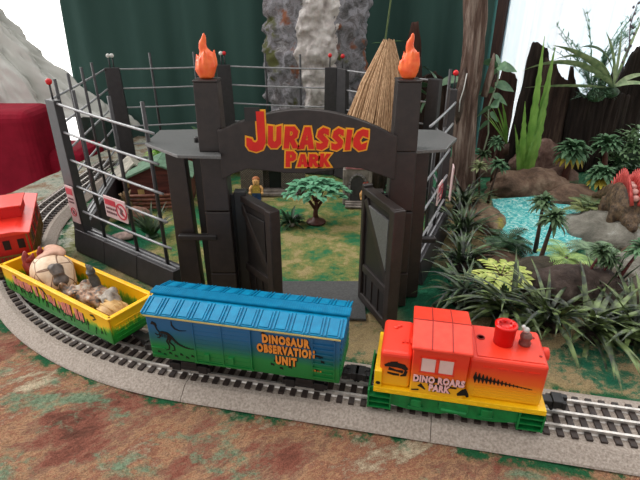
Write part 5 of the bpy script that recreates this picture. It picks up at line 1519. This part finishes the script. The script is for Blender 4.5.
# ================================================================= POND AND ITS ROCKS
brown_rock = rock_material('brown_pond_rock', [(0.3, (62, 46, 38)), (0.5, (112, 88, 72)), (0.7, (152, 130, 110))], None, None, 0.3)
pale_rock = rock_material('grey_white_pond_rock', [(0.3, (84, 82, 74)), (0.45, (120, 116, 106)), (0.55, (142, 138, 128)), (0.7, (186, 188, 182))], (112, 108, 58), None, 0.25)
moss_rock = rock_material('mossy_dark_rock', [(0.3, (44, 40, 34)), (0.5, (78, 70, 58)), (0.7, (112, 104, 88))], (118, 116, 52), None, 0.3)
pink_rock = rock_material('dusky_pink_log_rock', [(0.3, (70, 50, 46)), (0.5, (118, 90, 80)), (0.7, (160, 136, 124))], None, None, 0.35)
wm_, wn_, wl_, wb = new_mat('turquoise_water', 0.08, 0, 0.6)
v = coords(wn_, wl_); dv = coords(wn_, wl_, (1, 0.55, 1))
wl_.new(ramp(wn_, wl_, noise_node(wn_, wl_, v, 0.9, 5, 0.6, 2.2), [(0.36, (54, 158, 164)), (0.47, (92, 192, 192)), (0.54, (130, 210, 206)), (0.62, (200, 232, 228))]), wb.inputs['Base Color'])
bump(wn_, wl_, wb, noise_node(wn_, wl_, dv, 1.1, 3, 0.6, 1.5), 0.6, 0.3)
mb = MB(); mb.prism([(31.71, 82.85, 1.00), (41.20, 84.41, 1.00), (45.80, 78.47, 1.00), (43.87, 71.17, 1.00), (37.19, 62.28, 1.00), (32.25, 58.63, 1.00), (29.19, 58.63, 1.00), (27.65, 62.93, 1.00), (28.92, 71.17, 1.00)], 0.1, 1.0)
struct(mb.build('water', wm_))
def rock(label, pos, r, m_, seed, rz=0.0, rough=0.25, freq=0.2, name='pond_rock', sub=5):
    mb = MB(); rock_mesh(mb, (0, 0, 0), r, seed, rough, freq, sub)
    return tag(mb.build(name, m_, loc=(pos[0], pos[1], r[2] * 0.3 - 0.1), rz=rz), label, 'rock')
def rk(label, p, r, m_, seed, rz=0.0, rough=0.25, freq=0.2, name='pond_rock', sub=5): return rock(label, p, r, m_, seed, rz, rough, freq, name, sub)
rk('broad brown rock hump along the back of the turquoise pond', (40.60, 88.14, 0.00), (8.5, 3.6, 4.0), brown_rock, 1, -0.1)
rk('brown sloping rock at the right back corner of the pond', (46.47, 82.38, 0.00), (5.0, 3.0, 2.6), brown_rock, 2)
rk('low brown rock with yellow moss on the left bank of the pond', (27.86, 74.64, 0.00), (3.0, 6.0, 2.0), rock_material('mossy_brown_rock', [(0.3, (70, 56, 46)), (0.5, (124, 102, 82)), (0.7, (168, 148, 122))], (170, 158, 72), None, 0.3), 3)
rk('grey brown bank rock below the cycad at the front left of the pond', (25.09, 60.47, 0.00), (3.6, 3.2, 1.8), brown_rock, 4)
rk('mossy rounded rock at the front of the pond under the two leaning palms', (28.13, 55.44, 0.00), (4.6, 2.8, 2.6), moss_rock, 5)
rk('dark brown overhanging rock in front of the pond behind the grass', (31.21, 50.57, 0.00), (6.4, 2.8, 3.6), rock_material('dark_brown_bank_rock', [(0.3, (44, 36, 33)), (0.5, (78, 64, 58)), (0.7, (112, 98, 88))], None, None, 0.3), 6, -0.15)
rk('wide pale grey and white rock shelf right of the pond', (46.59, 69.12, 0.00), (7.5, 6.5, 2.8), pale_rock, 7, 0, 0.25, 0.16)
rk('pale rock with yellow moss at the right border', (42.86, 55.44, 0.00), (5.0, 4.5, 2.6), pale_rock, 8)
rk('grey rock between the leaning red stemmed palms', (36.57, 52.44, 0.00), (4.2, 3.4, 2.4), moss_rock, 9)
rk('dusky pink flat topped rock behind the brown hump', (46.40, 99.17, 0.00), (5.6, 2.6, 5.6), pink_rock, 10)
rk('long dusky log like rock behind the hump near the broad palms', (48.65, 93.99, 0.00), (5.0, 1.6, 2.6), pink_rock, 11)
rk('dusky log like rock lying at the foot of the driftwood trunk', (32.13, 99.85, 0.00), (6.0, 1.6, 3.6), pink_rock, 12)
rk('dark reddish rock under the green mound at the far right', (64.58, 95.88, 0.00), (7, 1.6, 2.0), pink_rock, 13)
rk('small brown boulder at the right border by the palm stems', (45.01, 60.47, 0.00), (1.8, 1.6, 2.2), brown_rock, 14, 0, 0.25, 0.2, 'pond_rock', 4)

# ================================================================= PLANTS
dark_blade = mat('dark_green_black_blade', (92, 116, 76), (20, 30, 20), 0.32, 0.8, lo=0.42, hi=0.64, spec=0.5, stretch=(1, 1, 1))
olive_blade = mat('dark_olive_blade', (122, 142, 86), (30, 42, 24), 0.32, 0.6, lo=0.42, hi=0.66, spec=0.5)
def grass_clump(label, pos, n, ln, wd, seed, m_, rise=(0.5, 1.35), droop=(0.6, 1.8), bias=None, group='dark strappy grass clumps'):
    t = thing('grass_clump', label, 'artificial grass', (pos[0], pos[1], 0), 0, group)
    rn = random.Random(seed); mb = MB()
    for k in range(n):
        an = rn.uniform(0, 6.28) if bias is None or rn.random() < 0.45 else rn.gauss(bias, 0.7)
        mb.blade((rn.uniform(-0.9, 0.9), rn.uniform(-0.9, 0.9), rn.uniform(0, 1.5)), an, rn.uniform(*ln), wd * rn.uniform(0.7, 1.1), rn.uniform(*rise), rn.uniform(*droop), 9, fold=0.22)
    mb.build('blade', m_, t)
    mb = MB(); mb.ball((0, 0, 0.3), (1.5, 1.5, 1.0)); mb.build('root', slab_dk, t)
    return t
grass_clump('dark strappy grass clump nearest the right corner fence post', (25.12, 79.04, 0.00), 60, (4.5, 8), 0.5, 41, dark_blade, (0.7, 1.45))
grass_clump('dark strappy grass clump by the right fence, second from its corner post', (22.46, 68.38, 0.00), 60, (5, 8), 0.5, 42, dark_blade)
grass_clump('dark strappy grass clump midway along the right fence', (19.89, 58.71, 0.00), 60, (4.5, 8), 0.5, 43, dark_blade, (0.5, 1.35), (0.8, 2.0))
grass_clump('dark strappy grass clump just behind the locomotive cab', (17.61, 50.12, 0.00), 64, (4, 8), 0.5, 44, dark_blade, (0.3, 1.2), (0.8, 2.0))
grass_clump('dark grass clump behind the locomotive chimney', (21.76, 46.73, 0.00), 60, (4.5, 9), 0.6, 45, olive_blade, (0.15, 1.2), (0.5, 1.6), 2.6)
grass_clump('broad olive grass clump spreading in front of the dark bank rock', (26.15, 45.16, 0.00), 60, (5, 9.5), 0.62, 46, olive_blade, (0.1, 1.2), (0.4, 1.6), 2.9)
grass_clump('broad olive grass clump between the bank rock and the right border', (30.03, 43.30, 0.00), 60, (5, 9), 0.66, 47, olive_blade, (0.1, 1.1), (0.4, 1.6), -0.6)
grass_clump('broad olive grass clump at the right border of the picture', (34.49, 42.95, 0.00), 70, (5, 9.5), 0.68, 48, olive_blade, (0.1, 1.15), (0.4, 1.6), 0.4)
grass_clump('thin dark reedy grass standing on the bank beneath the leaning palms', (34.12, 49.46, 0.00), 30, (4, 7), 0.3, 49, dark_blade, (0.9, 1.5), (0.1, 0.8))
# yellow-green leaf sprig
x, y, z = (22.78, 51.49, 0.00)
t = thing('leafy_sprig', 'yellow green leafy sprig among the dark grass behind the locomotive', 'artificial plant', (x - 0.4, y, 1.2)); t.scale = (0.7,) * 3
yl = mat('yellow_green_leaf', (206, 212, 122), (150, 170, 80), 0.45, 0.8)
mb = MB(); rn = random.Random(9); st = MB()
for k in range(7):
    an = -3.0 + k * 0.8; e = 0.7; p = Vector((0, 0, 2.2)); pts = [p.copy()]
    for i in range(6):
        p = p + Vector((math.cos(an) * math.cos(e), math.sin(an) * math.cos(e), math.sin(e))) * 0.75; e -= 0.2; pts.append(p.copy())
        for q in (-1, 1): mb.blade(p, an + q * 0.8, 2.2, 0.85, 0.15, 0.6, 5, belly=0.45)
    st.tube(pts, 0.07, 5)
mb.build('leaf', yl, t)
st.tube([(0, 0, -1.7), (0.1, 0, 1.2), (0, 0, 2.4)], 0.22, 7); st.build('stem', mat('maroon_stem', (96, 34, 44), (70, 26, 34), 0.5), t)

palm_leaf = mat('dusty_dark_green_frond', (96, 122, 84), (44, 66, 42), 0.5, 1.2, spec=0.25)
palm_leaf2 = mat('blue_green_frond', (106, 142, 104), (52, 86, 58), 0.5, 1.0, spec=0.25)
brown_stem = mat('dark_brown_palm_stem', (82, 58, 46), (54, 38, 32), 0.55, 2, 0.4, 5, stretch=(1, 1, 3))
red_stem = mat('dark_red_palm_stem', (92, 32, 32), (64, 22, 24), 0.5, 2, 0.4, 5, stretch=(1, 1, 3))
def palm(label, base, topz, lean=(0, 0), n=16, ln=3.2, wd=0.9, m_=None, stem=None, seed=1, skirt=None, r0=0.42, layers=1, droop=1.6, cat='toy palm', rise=(0.0, 1.1)):
    t = thing('toy_palm', label, cat, (base[0], base[1], base[2] if len(base) > 2 else 0), 0)
    tx, ty = lean; mb = MB()
    mb.tube([(0, 0, -0.4), (tx * 0.35, ty * 0.35, topz * 0.4), (tx * 0.7, ty * 0.7, topz * 0.75), (tx, ty, topz)], [r0 * 1.3, r0, r0 * 0.8, r0 * 0.75], 9)
    mb.build('trunk', stem or brown_stem, t)
    mb = MB(); rn = random.Random(seed)
    for q in range(layers):
        for k in range(n):
            an = 2 * math.pi * k / n + rn.uniform(-0.15, 0.15) + q * 0.3
            mb.blade((tx, ty, topz - 0.1 + q * 0.35), an, ln * rn.uniform(0.85, 1.1) * (1 - 0.15 * q), wd, rn.uniform(*rise) + q * 0.2, droop * rn.uniform(0.8, 1.15), 7, fold=0.3, belly=0.5)
    mb.build('crown', m_ or palm_leaf, t)
    if skirt:
        mb = MB()
        for k in range(14):
            an = 2 * math.pi * k / 14; mb.blade((tx, ty, topz - 0.3), an, ln * 0.9, wd, -0.3, 1.1, 5)
        mb.build('dry_frond', skirt, t)
    return t
yel_leaf = mat('yellow_dry_frond', (204, 184, 62), (160, 140, 50), 0.5, 1)
def palm_at(label, h, *a_, **k_):
    """h = (base x, y, z, sideways lean, height)"""
    return palm(label, (h[0], h[1], h[2]), h[4], (h[3], 0), *a_, **k_)
palm_at('small dark palm in the pond front, left of its leaning twin', (31.10, 61.65, 1.00, -0.33, 7.30), 22, 2.5, 0.5, seed=51, layers=3, r0=0.28)
palm_at('small dark palm leaning right in the pond front, right of its twin', (29.25, 56.38, 1.00, 0.65, 7.07), 24, 2.6, 0.5, seed=52, layers=3, r0=0.3)
palm_at('thin palm with a bluish tuft by the left bank of the pond', (31.14, 83.12, 0.50, 0.79, 6.53), 20, 2.3, 0.5, palm_leaf2, seed=53, layers=3, r0=0.22)
palm_at('taller thin palm reaching above the left bank of the pond', (33.39, 89.04, 0.50, -0.29, 9.16), 18, 2.0, 0.5, palm_leaf2, seed=54, layers=3, r0=0.2)
palm_at('short palm with a yellowish tuft between trunk and pond', (30.71, 87.04, 0.00, -0.81, 5.61), 16, 2.3, 0.5, mat('yellowish_grey_frond', (148, 156, 110), (92, 106, 74), 0.5, 1), seed=55, layers=2, r0=0.22)
palm_at('short palm with a greyish tuft beside the grass at the trunk foot', (31.60, 92.77, 0.00, 0.67, 6.47), 16, 2.2, 0.5, seed=56, layers=2, r0=0.22)
palm_at('broad palm with a dense green crown and yellow dry fronds behind the pond', (48.79, 91.58, 0.00, 0.31, 7.41), 32, 4.2, 1.1, palm_leaf2, bark_red, 57, yel_leaf, 0.8, 3, 1.5)
palm_at('broad green palm at the back right of the pond, highest of the crowns there', (58.13, 93.99, 0.00, -1.25, 7.96), 30, 3.7, 1.0, palm_leaf2, bark_red, 58, None, 0.6, 3, 1.4)
palm_at('broad low green palm in front of the highest palm behind the pond', (52.16, 83.38, 0.00, -1.34, 5.25), 28, 3.2, 0.9, palm_leaf2, bark_red, 59, yel_leaf, 0.5, 3, 1.5)
palm_at('palm with a leaning dark red stem, left of the three at the right bank', (31.67, 50.17, 2.00, 1.49, 4.69), 18, 1.9, 0.4, palm_leaf, red_stem, 60, None, 0.2, 3)
palm_at('palm with a leaning dark red stem, middle of the three at the right bank', (33.38, 50.17, 2.00, 1.12, 3.62), 18, 1.9, 0.4, palm_leaf, red_stem, 61, None, 0.2, 3)
palm_at('palm with a long slanting dark red stem at the right border', (35.33, 49.71, 2.00, 1.89, 5.20), 18, 2.2, 0.45, palm_leaf2, red_stem, 62, None, 0.22, 3)
# cycad and ferns
def fern(label, base, n, ln, wd, m_, seed, rise=(0.1, 1.2), z=0.4, name='toy_fern', sub=14):
    t = thing(name, label, 'toy fern', (base[0], base[1], 0), 0)
    mb = MB(); rn = random.Random(seed); bz = base[2] if len(base) > 2 else 0
    for k in range(n):
        an = 2 * math.pi * k / n + rn.uniform(-0.2, 0.2); L = ln * rn.uniform(0.8, 1.1); e = rn.uniform(*rise); p = Vector((0, 0, bz + z))
        pts = [p.copy()]; dirs = []
        for i in range(sub):
            d = Vector((math.cos(an) * math.cos(e), math.sin(an) * math.cos(e), math.sin(e))); p = p + d * (L / sub); e -= 1.3 / sub; pts.append(p.copy()); dirs.append(d)
        mb.tube(pts[::2] if len(pts) > 6 else pts, 0.07, 4)
        for i in range(2, sub):
            w = wd * math.sin(math.pi * (i + 1) / (sub + 2)) + 0.15
            for s in (-1, 1): mb.blade(pts[i], an + s * 1.15, w, 0.22, dirs[i].z * 0.6 + 0.15, 0.5, 3, fold=0.05)
    mb.build('fronds', m_, t)
    mb = MB(); mb.ball((0, 0, bz + z * 0.5), (0.6, 0.6, 0.5)); mb.build('crown_base', brown_stem, t)
    return t
fern('dark feathery cycad on the bank in front of the pond', (26.98, 61.75, 1.60), 30, 3.8, 1.2, leaf_dark, 71)
fern('dull green fern tuft on the pale rock shelf behind the pond', (45.91, 75.45, 1.50), 14, 3.8, 0.9, mat('olive_fern', (112, 132, 84), (66, 86, 56), 0.5, 1), 72, (0.6, 1.3))
fern('bright feathery fern spreading over the mossy rock by the leaning palms', (32.36, 55.70, 2.60), 18, 4.2, 1.1, mat('light_green_fern', (178, 204, 120), (112, 148, 84), 0.5, 1), 73, (0.0, 0.9))
fern('light green fern beside the pale rock at the right', (36.90, 58.06, 2.40), 14, 3.8, 1.0, mat('grey_green_fern', (130, 156, 120), (84, 110, 84), 0.5, 1), 74, (0.1, 1.0))
fern('dark glossy fern between the two broad palms', (47.66, 84.41, 0.60), 12, 4.0, 1.2, leaf_dark, 75, (0.5, 1.3))
fern('long leaved fern hanging over the right back corner of the pond', (44.08, 74.14, 1.50), 14, 3.8, 0.8, mat('yellow_green_fern', (136, 144, 84), (90, 104, 62), 0.5, 1), 76, (0.3, 1.2))
# green mound and mats at far right
bush('rounded mound of dark green foliage at the far right behind the palms', (67.27, 100.54, 0.00), (7.5, 2.5, 10.0), mat('moss_green_leaf', (144, 176, 130), (96, 128, 92), 0.6, 0.7), 81, 520, 'foliage_mound', (1.2, 2.0), 0.7)
bush('low dark leafy mat under the foliage mound at the far right', (64.73, 93.99, 0.00), (7, 2, 3.2), leaf_dark, 82, 300, 'foliage_mound')
bush('small teal leafy bush seen through the right fence', (14.8, 79.5, 0), (3.4, 2.2, 6.0), leaf_teal, 83, 160)
bush('dark green bush behind the right fence beside the hut', (15.0, 86, 0), (3.0, 2, 5.0), leaf_dark, 84, 150)
# strap leaves (bright, wavy, upright)
t = thing('strap_leaf_plant', 'bright lime green upright plant with long wavy strap leaves behind the pond', 'plant', (40.97, 92.77, 0.00))
strap = mat('lime_strap_leaf', (146, 190, 92), (98, 146, 62), 0.35, 0.5, spec=0.6, stretch=(1, 1, 0.5))
mb = MB()
for (an, L, e, dr, w, dx) in ((-2.6, 28.0, 1.50, 0.0, 1.9, 0.3), (-2.0, 26.5, 1.52, 0.02, 1.7, 1.3), (-2.6, 17, 1.46, 0.08, 1.7, -0.7), (-1.6, 20.5, 1.52, 0.05, 1.5, 1.0), (-2.8, 13, 1.36, 0.15, 1.6, -0.6), (-1.4, 14, 1.5, 0.1, 1.7, 0.6)):
    mb.blade((dx, 0, 0.3), an, L, w, e, dr, 26, wavy=0.16, fold=0.3, belly=0.3)
mb.build('leaf', strap, t)
mb = MB(); mb.ball((0, 0, 0.4), (1.6, 1.2, 0.8)); mb.build('root', slab_dk, t)
# second spiky strap tuft lower left
t = thing('strap_leaf_plant', 'small yellow green strap leaf tuft between trunk and bright upright plant', 'plant', (38.71, 98.00, 6.04))
mb = MB()
for k in range(6): mb.blade((0, 0, 1), 2.6 + 0.2 * k, 8 + k * 0.5, 0.9, 0.9 + 0.08 * k, 0.2, 9, wavy=0.15)
mb.build('leaf', strap, t); mb = MB(); mb.tube([(0, 0, -1), (0, 0, 1.4)], [0.7, 0.5], 8); mb.build('stem', brown_stem, t)
# spider plant with arching variegated leaves
t = thing('spider_plant', 'airy spider plant with long arching pale green leaves above the bark slabs', 'plant', ((58.43, 100.00, 17.41)[0], 101.0, 0))
sp_leaf = mat('pale_striped_leaf', (166, 182, 138), (112, 138, 96), 0.4, 0.9, spec=0.5)
mb = MB()
for (an, L, e, dr, w) in ((2.95, 16, 0.9, 0.75, 1.5), (3.1, 21, 0.75, 1.25, 1.2), (2.8, 15, 1.2, 1.7, 1.0), (3.0, 12, 1.45, 0.5, 1.0), (1.9, 15, 1.42, 1.8, 1.1), (0.2, 9, 0.7, 0.9, 0.9), (3.3, 20, 0.1, 0.15, 0.7), (0.4, 16, 1.35, 0.1, 0.8), (1.4, 12, 1.5, 0.4, 0.9), (-0.6, 7, 0.6, 1.0, 0.8), (3.5, 8, 0.8, 1.0, 0.9)):
    mb.blade((0, -1.5, 18.2), an, L * 0.95, w * 1.15, e, dr, 14, fold=0.25, roll=0.9)
mb.build('leaf', sp_leaf, t)
mb = MB(); pts = [(0.4, -1, 18), (1.2, -1, 22), (1.5, -1, 26), (0.6, -1, 29.5), (0.9, -1, 33.5)]
mb.tube(pts, [0.2, 0.16, 0.14, 0.12, 0.08], 6)
for k in range(14):
    a = pts[1 + k // 4] if k // 4 < 4 else pts[4]; mb.ball((a[0] + 0.25 * (-1) ** k, a[1], a[2] + (k % 4) * 1.1), (0.24, 0.24, 0.3), seg=6, rings=5)
mb.build('seed_stalk', mat('grey_purple_stalk', (112, 104, 112), (80, 74, 82), 0.6), t)
mb = MB(); mb.ball((0, -1, 17.4), (1.8, 1.4, 1.1)); mb.build('root', leaf_dark, t)
# air fern
t = thing('air_fern', 'fine misty light green air fern against the bright window', 'plant', ((55.77, 103.00, 16.33)[0], 103.5, 0))
mb = MB(); rn = random.Random(77)
for k in range(24):
    an = rn.choice((0, math.pi)) + rn.uniform(-0.8, 0.8); e = rn.uniform(0.9, 1.5); p = Vector((0.5, 0, 17.5)); L = rn.uniform(7, 17); pts = [p.copy()]
    for i in range(9):
        d = Vector((math.cos(an) * math.cos(e), math.sin(an) * math.cos(e) * 0.4, math.sin(e))); p = p + d * L / 9; e -= rn.uniform(-0.02, 0.13); pts.append(p.copy())
        for s in range(7): mb.blade(p, an + rn.uniform(-2, 2), rn.uniform(0.6, 1.9), 0.2, rn.uniform(-0.3, 1.2), 0.5, 2, fold=0.0)
    mb.tube(pts, 0.06, 4)
mb.build('fronds', mat('misty_green_fern', (142, 176, 152), (104, 144, 122), 0.6, 1), t)
bush('soft green needle tuft at the foot of the air fern on the bark', ((55.76, 100.00, 16.82)[0], 99.8, 15.8), (4.0, 1.4, 3.6), mat('soft_green_needles', (98, 132, 104), (66, 98, 76), 0.6, 1), 85, 420, 'needle_tuft', (0.9, 1.8), 0.22)
# heart-leaf vine against the trunk
vine_leaf = mat('grey_green_heart_leaf', (112, 150, 112), (76, 112, 84), 0.45, 0.7, spec=0.5)
t = thing('leafy_vine', 'grey green heart leaved vine climbing between the driftwood trunk and bark slabs', 'plant', ((33.22, 96.00, 14.61)[0], 96, 0))
mb = MB(); pts = [(0, 0, 5), (0.6, 0, 10), (-0.2, 0, 15), (0.8, 0, 20), (0.6, 0, 23)]; mb.tube(pts, 0.16, 6)
mb.build('stem', mat('pale_stem', (176, 188, 160), (140, 156, 128), 0.6), t)
mb = MB()
for (z, an, L, e) in ((22.5, 0.0, 4.0, 0.1), (22.8, 2.6, 3.2, 0.4), (21.6, 3.6, 3.0, 0.0), (19.3, -0.1, 4.0, 0.0), (18.2, 3.3, 3.2, 0.1), (17.2, 0.3, 4.2, -0.2), (15.0, 3.2, 3.4, -0.3), (13.6, 0.3, 2.6, -0.3), (12.2, 3.0, 2.8, -0.5), (22.9, 1.3, 2.6, 0.9), (22.7, -1.3, 2.8, 0.2), (16.0, -1.4, 2.6, 0.1)):
    mb.blade((0.4, 0, z), an, L * 1.0, 2.2, e, 0.7, 7, roll=0.9, belly=0.35, fold=0.12)
mb.build('leaf', vine_leaf, t)
# plants behind the hut
t = thing('single_stem_plant', 'thin green stem with pointed leaves rising behind the straw hut top', 'plant', (13.3, 104, 0))
mb = MB(); mb.tube([(0, 0, 0), (0, 0, 20), (-0.2, 0, 27), (0.6, 0, 36), (1.6, 0, 42)], [0.3, 0.25, 0.2, 0.16, 0.1], 6)
mb.tube([(0.4, 0, 34), (-0.4, 0, 38), (-0.7, 0, 42)], 0.1, 5); mb.build('stem', mat('olive_stem', (104, 122, 76), (80, 96, 58), 0.5), t)
mb = MB()
for (z, an, L) in ((26.2, 0.1, 4.2), (26.0, 3.1, 3.0), (36, 1.8, 1.6), (38.5, 0.2, 2.2)): mb.blade((0, 0, z), an, L, 1.9, 0.25, 0.4, 7, fold=0.15)
mb.build('leaf', mid_leaf, t)
t = thing('round_leaf_plant', 'plant with broad grey green leaves behind the right gate flame', 'plant', (24.2, 104, 0))
mb = MB()
for (x, z, an, L, e, w) in ((0, 19, 2.2, 5.0, 0.9, 2.6), (0.5, 18, 0.2, 6.2, 0.55, 2.6), (-0.8, 18, 2.6, 5.6, 0.1, 3.2), (0, 17, 3.4, 5.5, -0.6, 3.0), (-1.5, 16, 2.9, 3.8, 0.7, 2.2)):
    mb.blade((x, 0, z), an, L, w, e, 0.9, 8, belly=0.45, fold=0.1, roll=0.5)
mb.build('leaf', mat('dusty_round_leaf', (112, 142, 110), (72, 100, 76), 0.5, 0.6), t)
mb = MB(); mb.tube([(0, 0, 0), (0.3, 0, 10), (0, 0, 19)], [0.35, 0.3, 0.2], 7); mb.build('stem', mat('olive_stem', (104, 122, 76), (80, 96, 58), 0.5), t)

# ================================================================= RED-SPINED DINOSAUR on the pale shelf
def dino():
    x, y, z = (46.21, 68.21, 2.50)
    t = thing('spined_dinosaur', 'olive brown toy dinosaur with a pink and red spiny back on the pale rock', 'toy dinosaur', (x + 0.6, y + 1.0, 2.2), R(80)); t.scale = (0.85, 0.85, 1.05)
    mb = MB()
    mb.ball((0, 0, 3.6), (4.4, 2.5, 2.9), seg=20, rings=12); mb.ball((-2.6, 0, 3.2), (2.4, 2.2, 2.4)); mb.ball((-4.4, 0, 2.0), (1.7, 1.5, 1.3))
    mb.ball((-5.8, 0, 1.4), (1.2, 0.9, 0.8)); mb.tube([(3.2, 0, 4.0), (5.6, 0.2, 3.4), (8, 0.8, 2.2), (10, 1.6, 1.2)], [1.9, 1.3, 0.8, 0.3], 12)
    for sx in (-2.4, 2.2):
        for s in (-1, 1): mb.tube([(sx, s * 1.7, 3.2), (sx - 0.3, s * 2.3, 1.6), (sx, s * 2.3, 0.2)], [1.2, 0.85, 0.75], 10); mb.ball((sx - 0.4, s * 2.3, 0.25), (0.9, 0.7, 0.35))
    body = mb.build('body', mat('olive_brown_hide', (108, 86, 64), (58, 44, 34), 0.6, 1.4, 0.8, 2.5, 0.3), t, remesh=0.24)
    mb = MB()
    for s in (-1, 1): mb.ball((-5.9, s * 0.7, 1.75), 0.16, seg=8, rings=6)
    mb.build('eye', black_ink, body)
    mb = MB()
    for k in range(15):
        u = k / 14; xx = -4.6 + 9.4 * u; zt = 3.2 + 3.2 * math.sin(math.pi * min(1, u * 0.85 + 0.2))
        for s in (-1, 1):
            h = 1.1 + 1.1 * math.sin(math.pi * u)
            mb.tube([(xx, s * 0.55, zt - 0.8), (xx + 0.2, s * 0.95, zt + h * 0.5), (xx + 0.7, s * 1.15, zt + h)], [0.34, 0.26, 0.07], 7)
    mb.build('spine', mat('coral_red_spines', (200, 84, 76), (168, 52, 50), 0.5, 1.2), t)
    mb = MB()
    for k in range(9):
        u = k / 8; xx = -4.0 + 8.0 * u; mb.ball((xx, 0, 3.4 + 3.0 * math.sin(math.pi * min(1, u * 0.85 + 0.2))), (0.6, 0.7, 0.45), seg=10)
    mb.build('back_plate', mat('pale_pink_back', (224, 176, 168), (198, 134, 126), 0.5, 1), t)
dino()
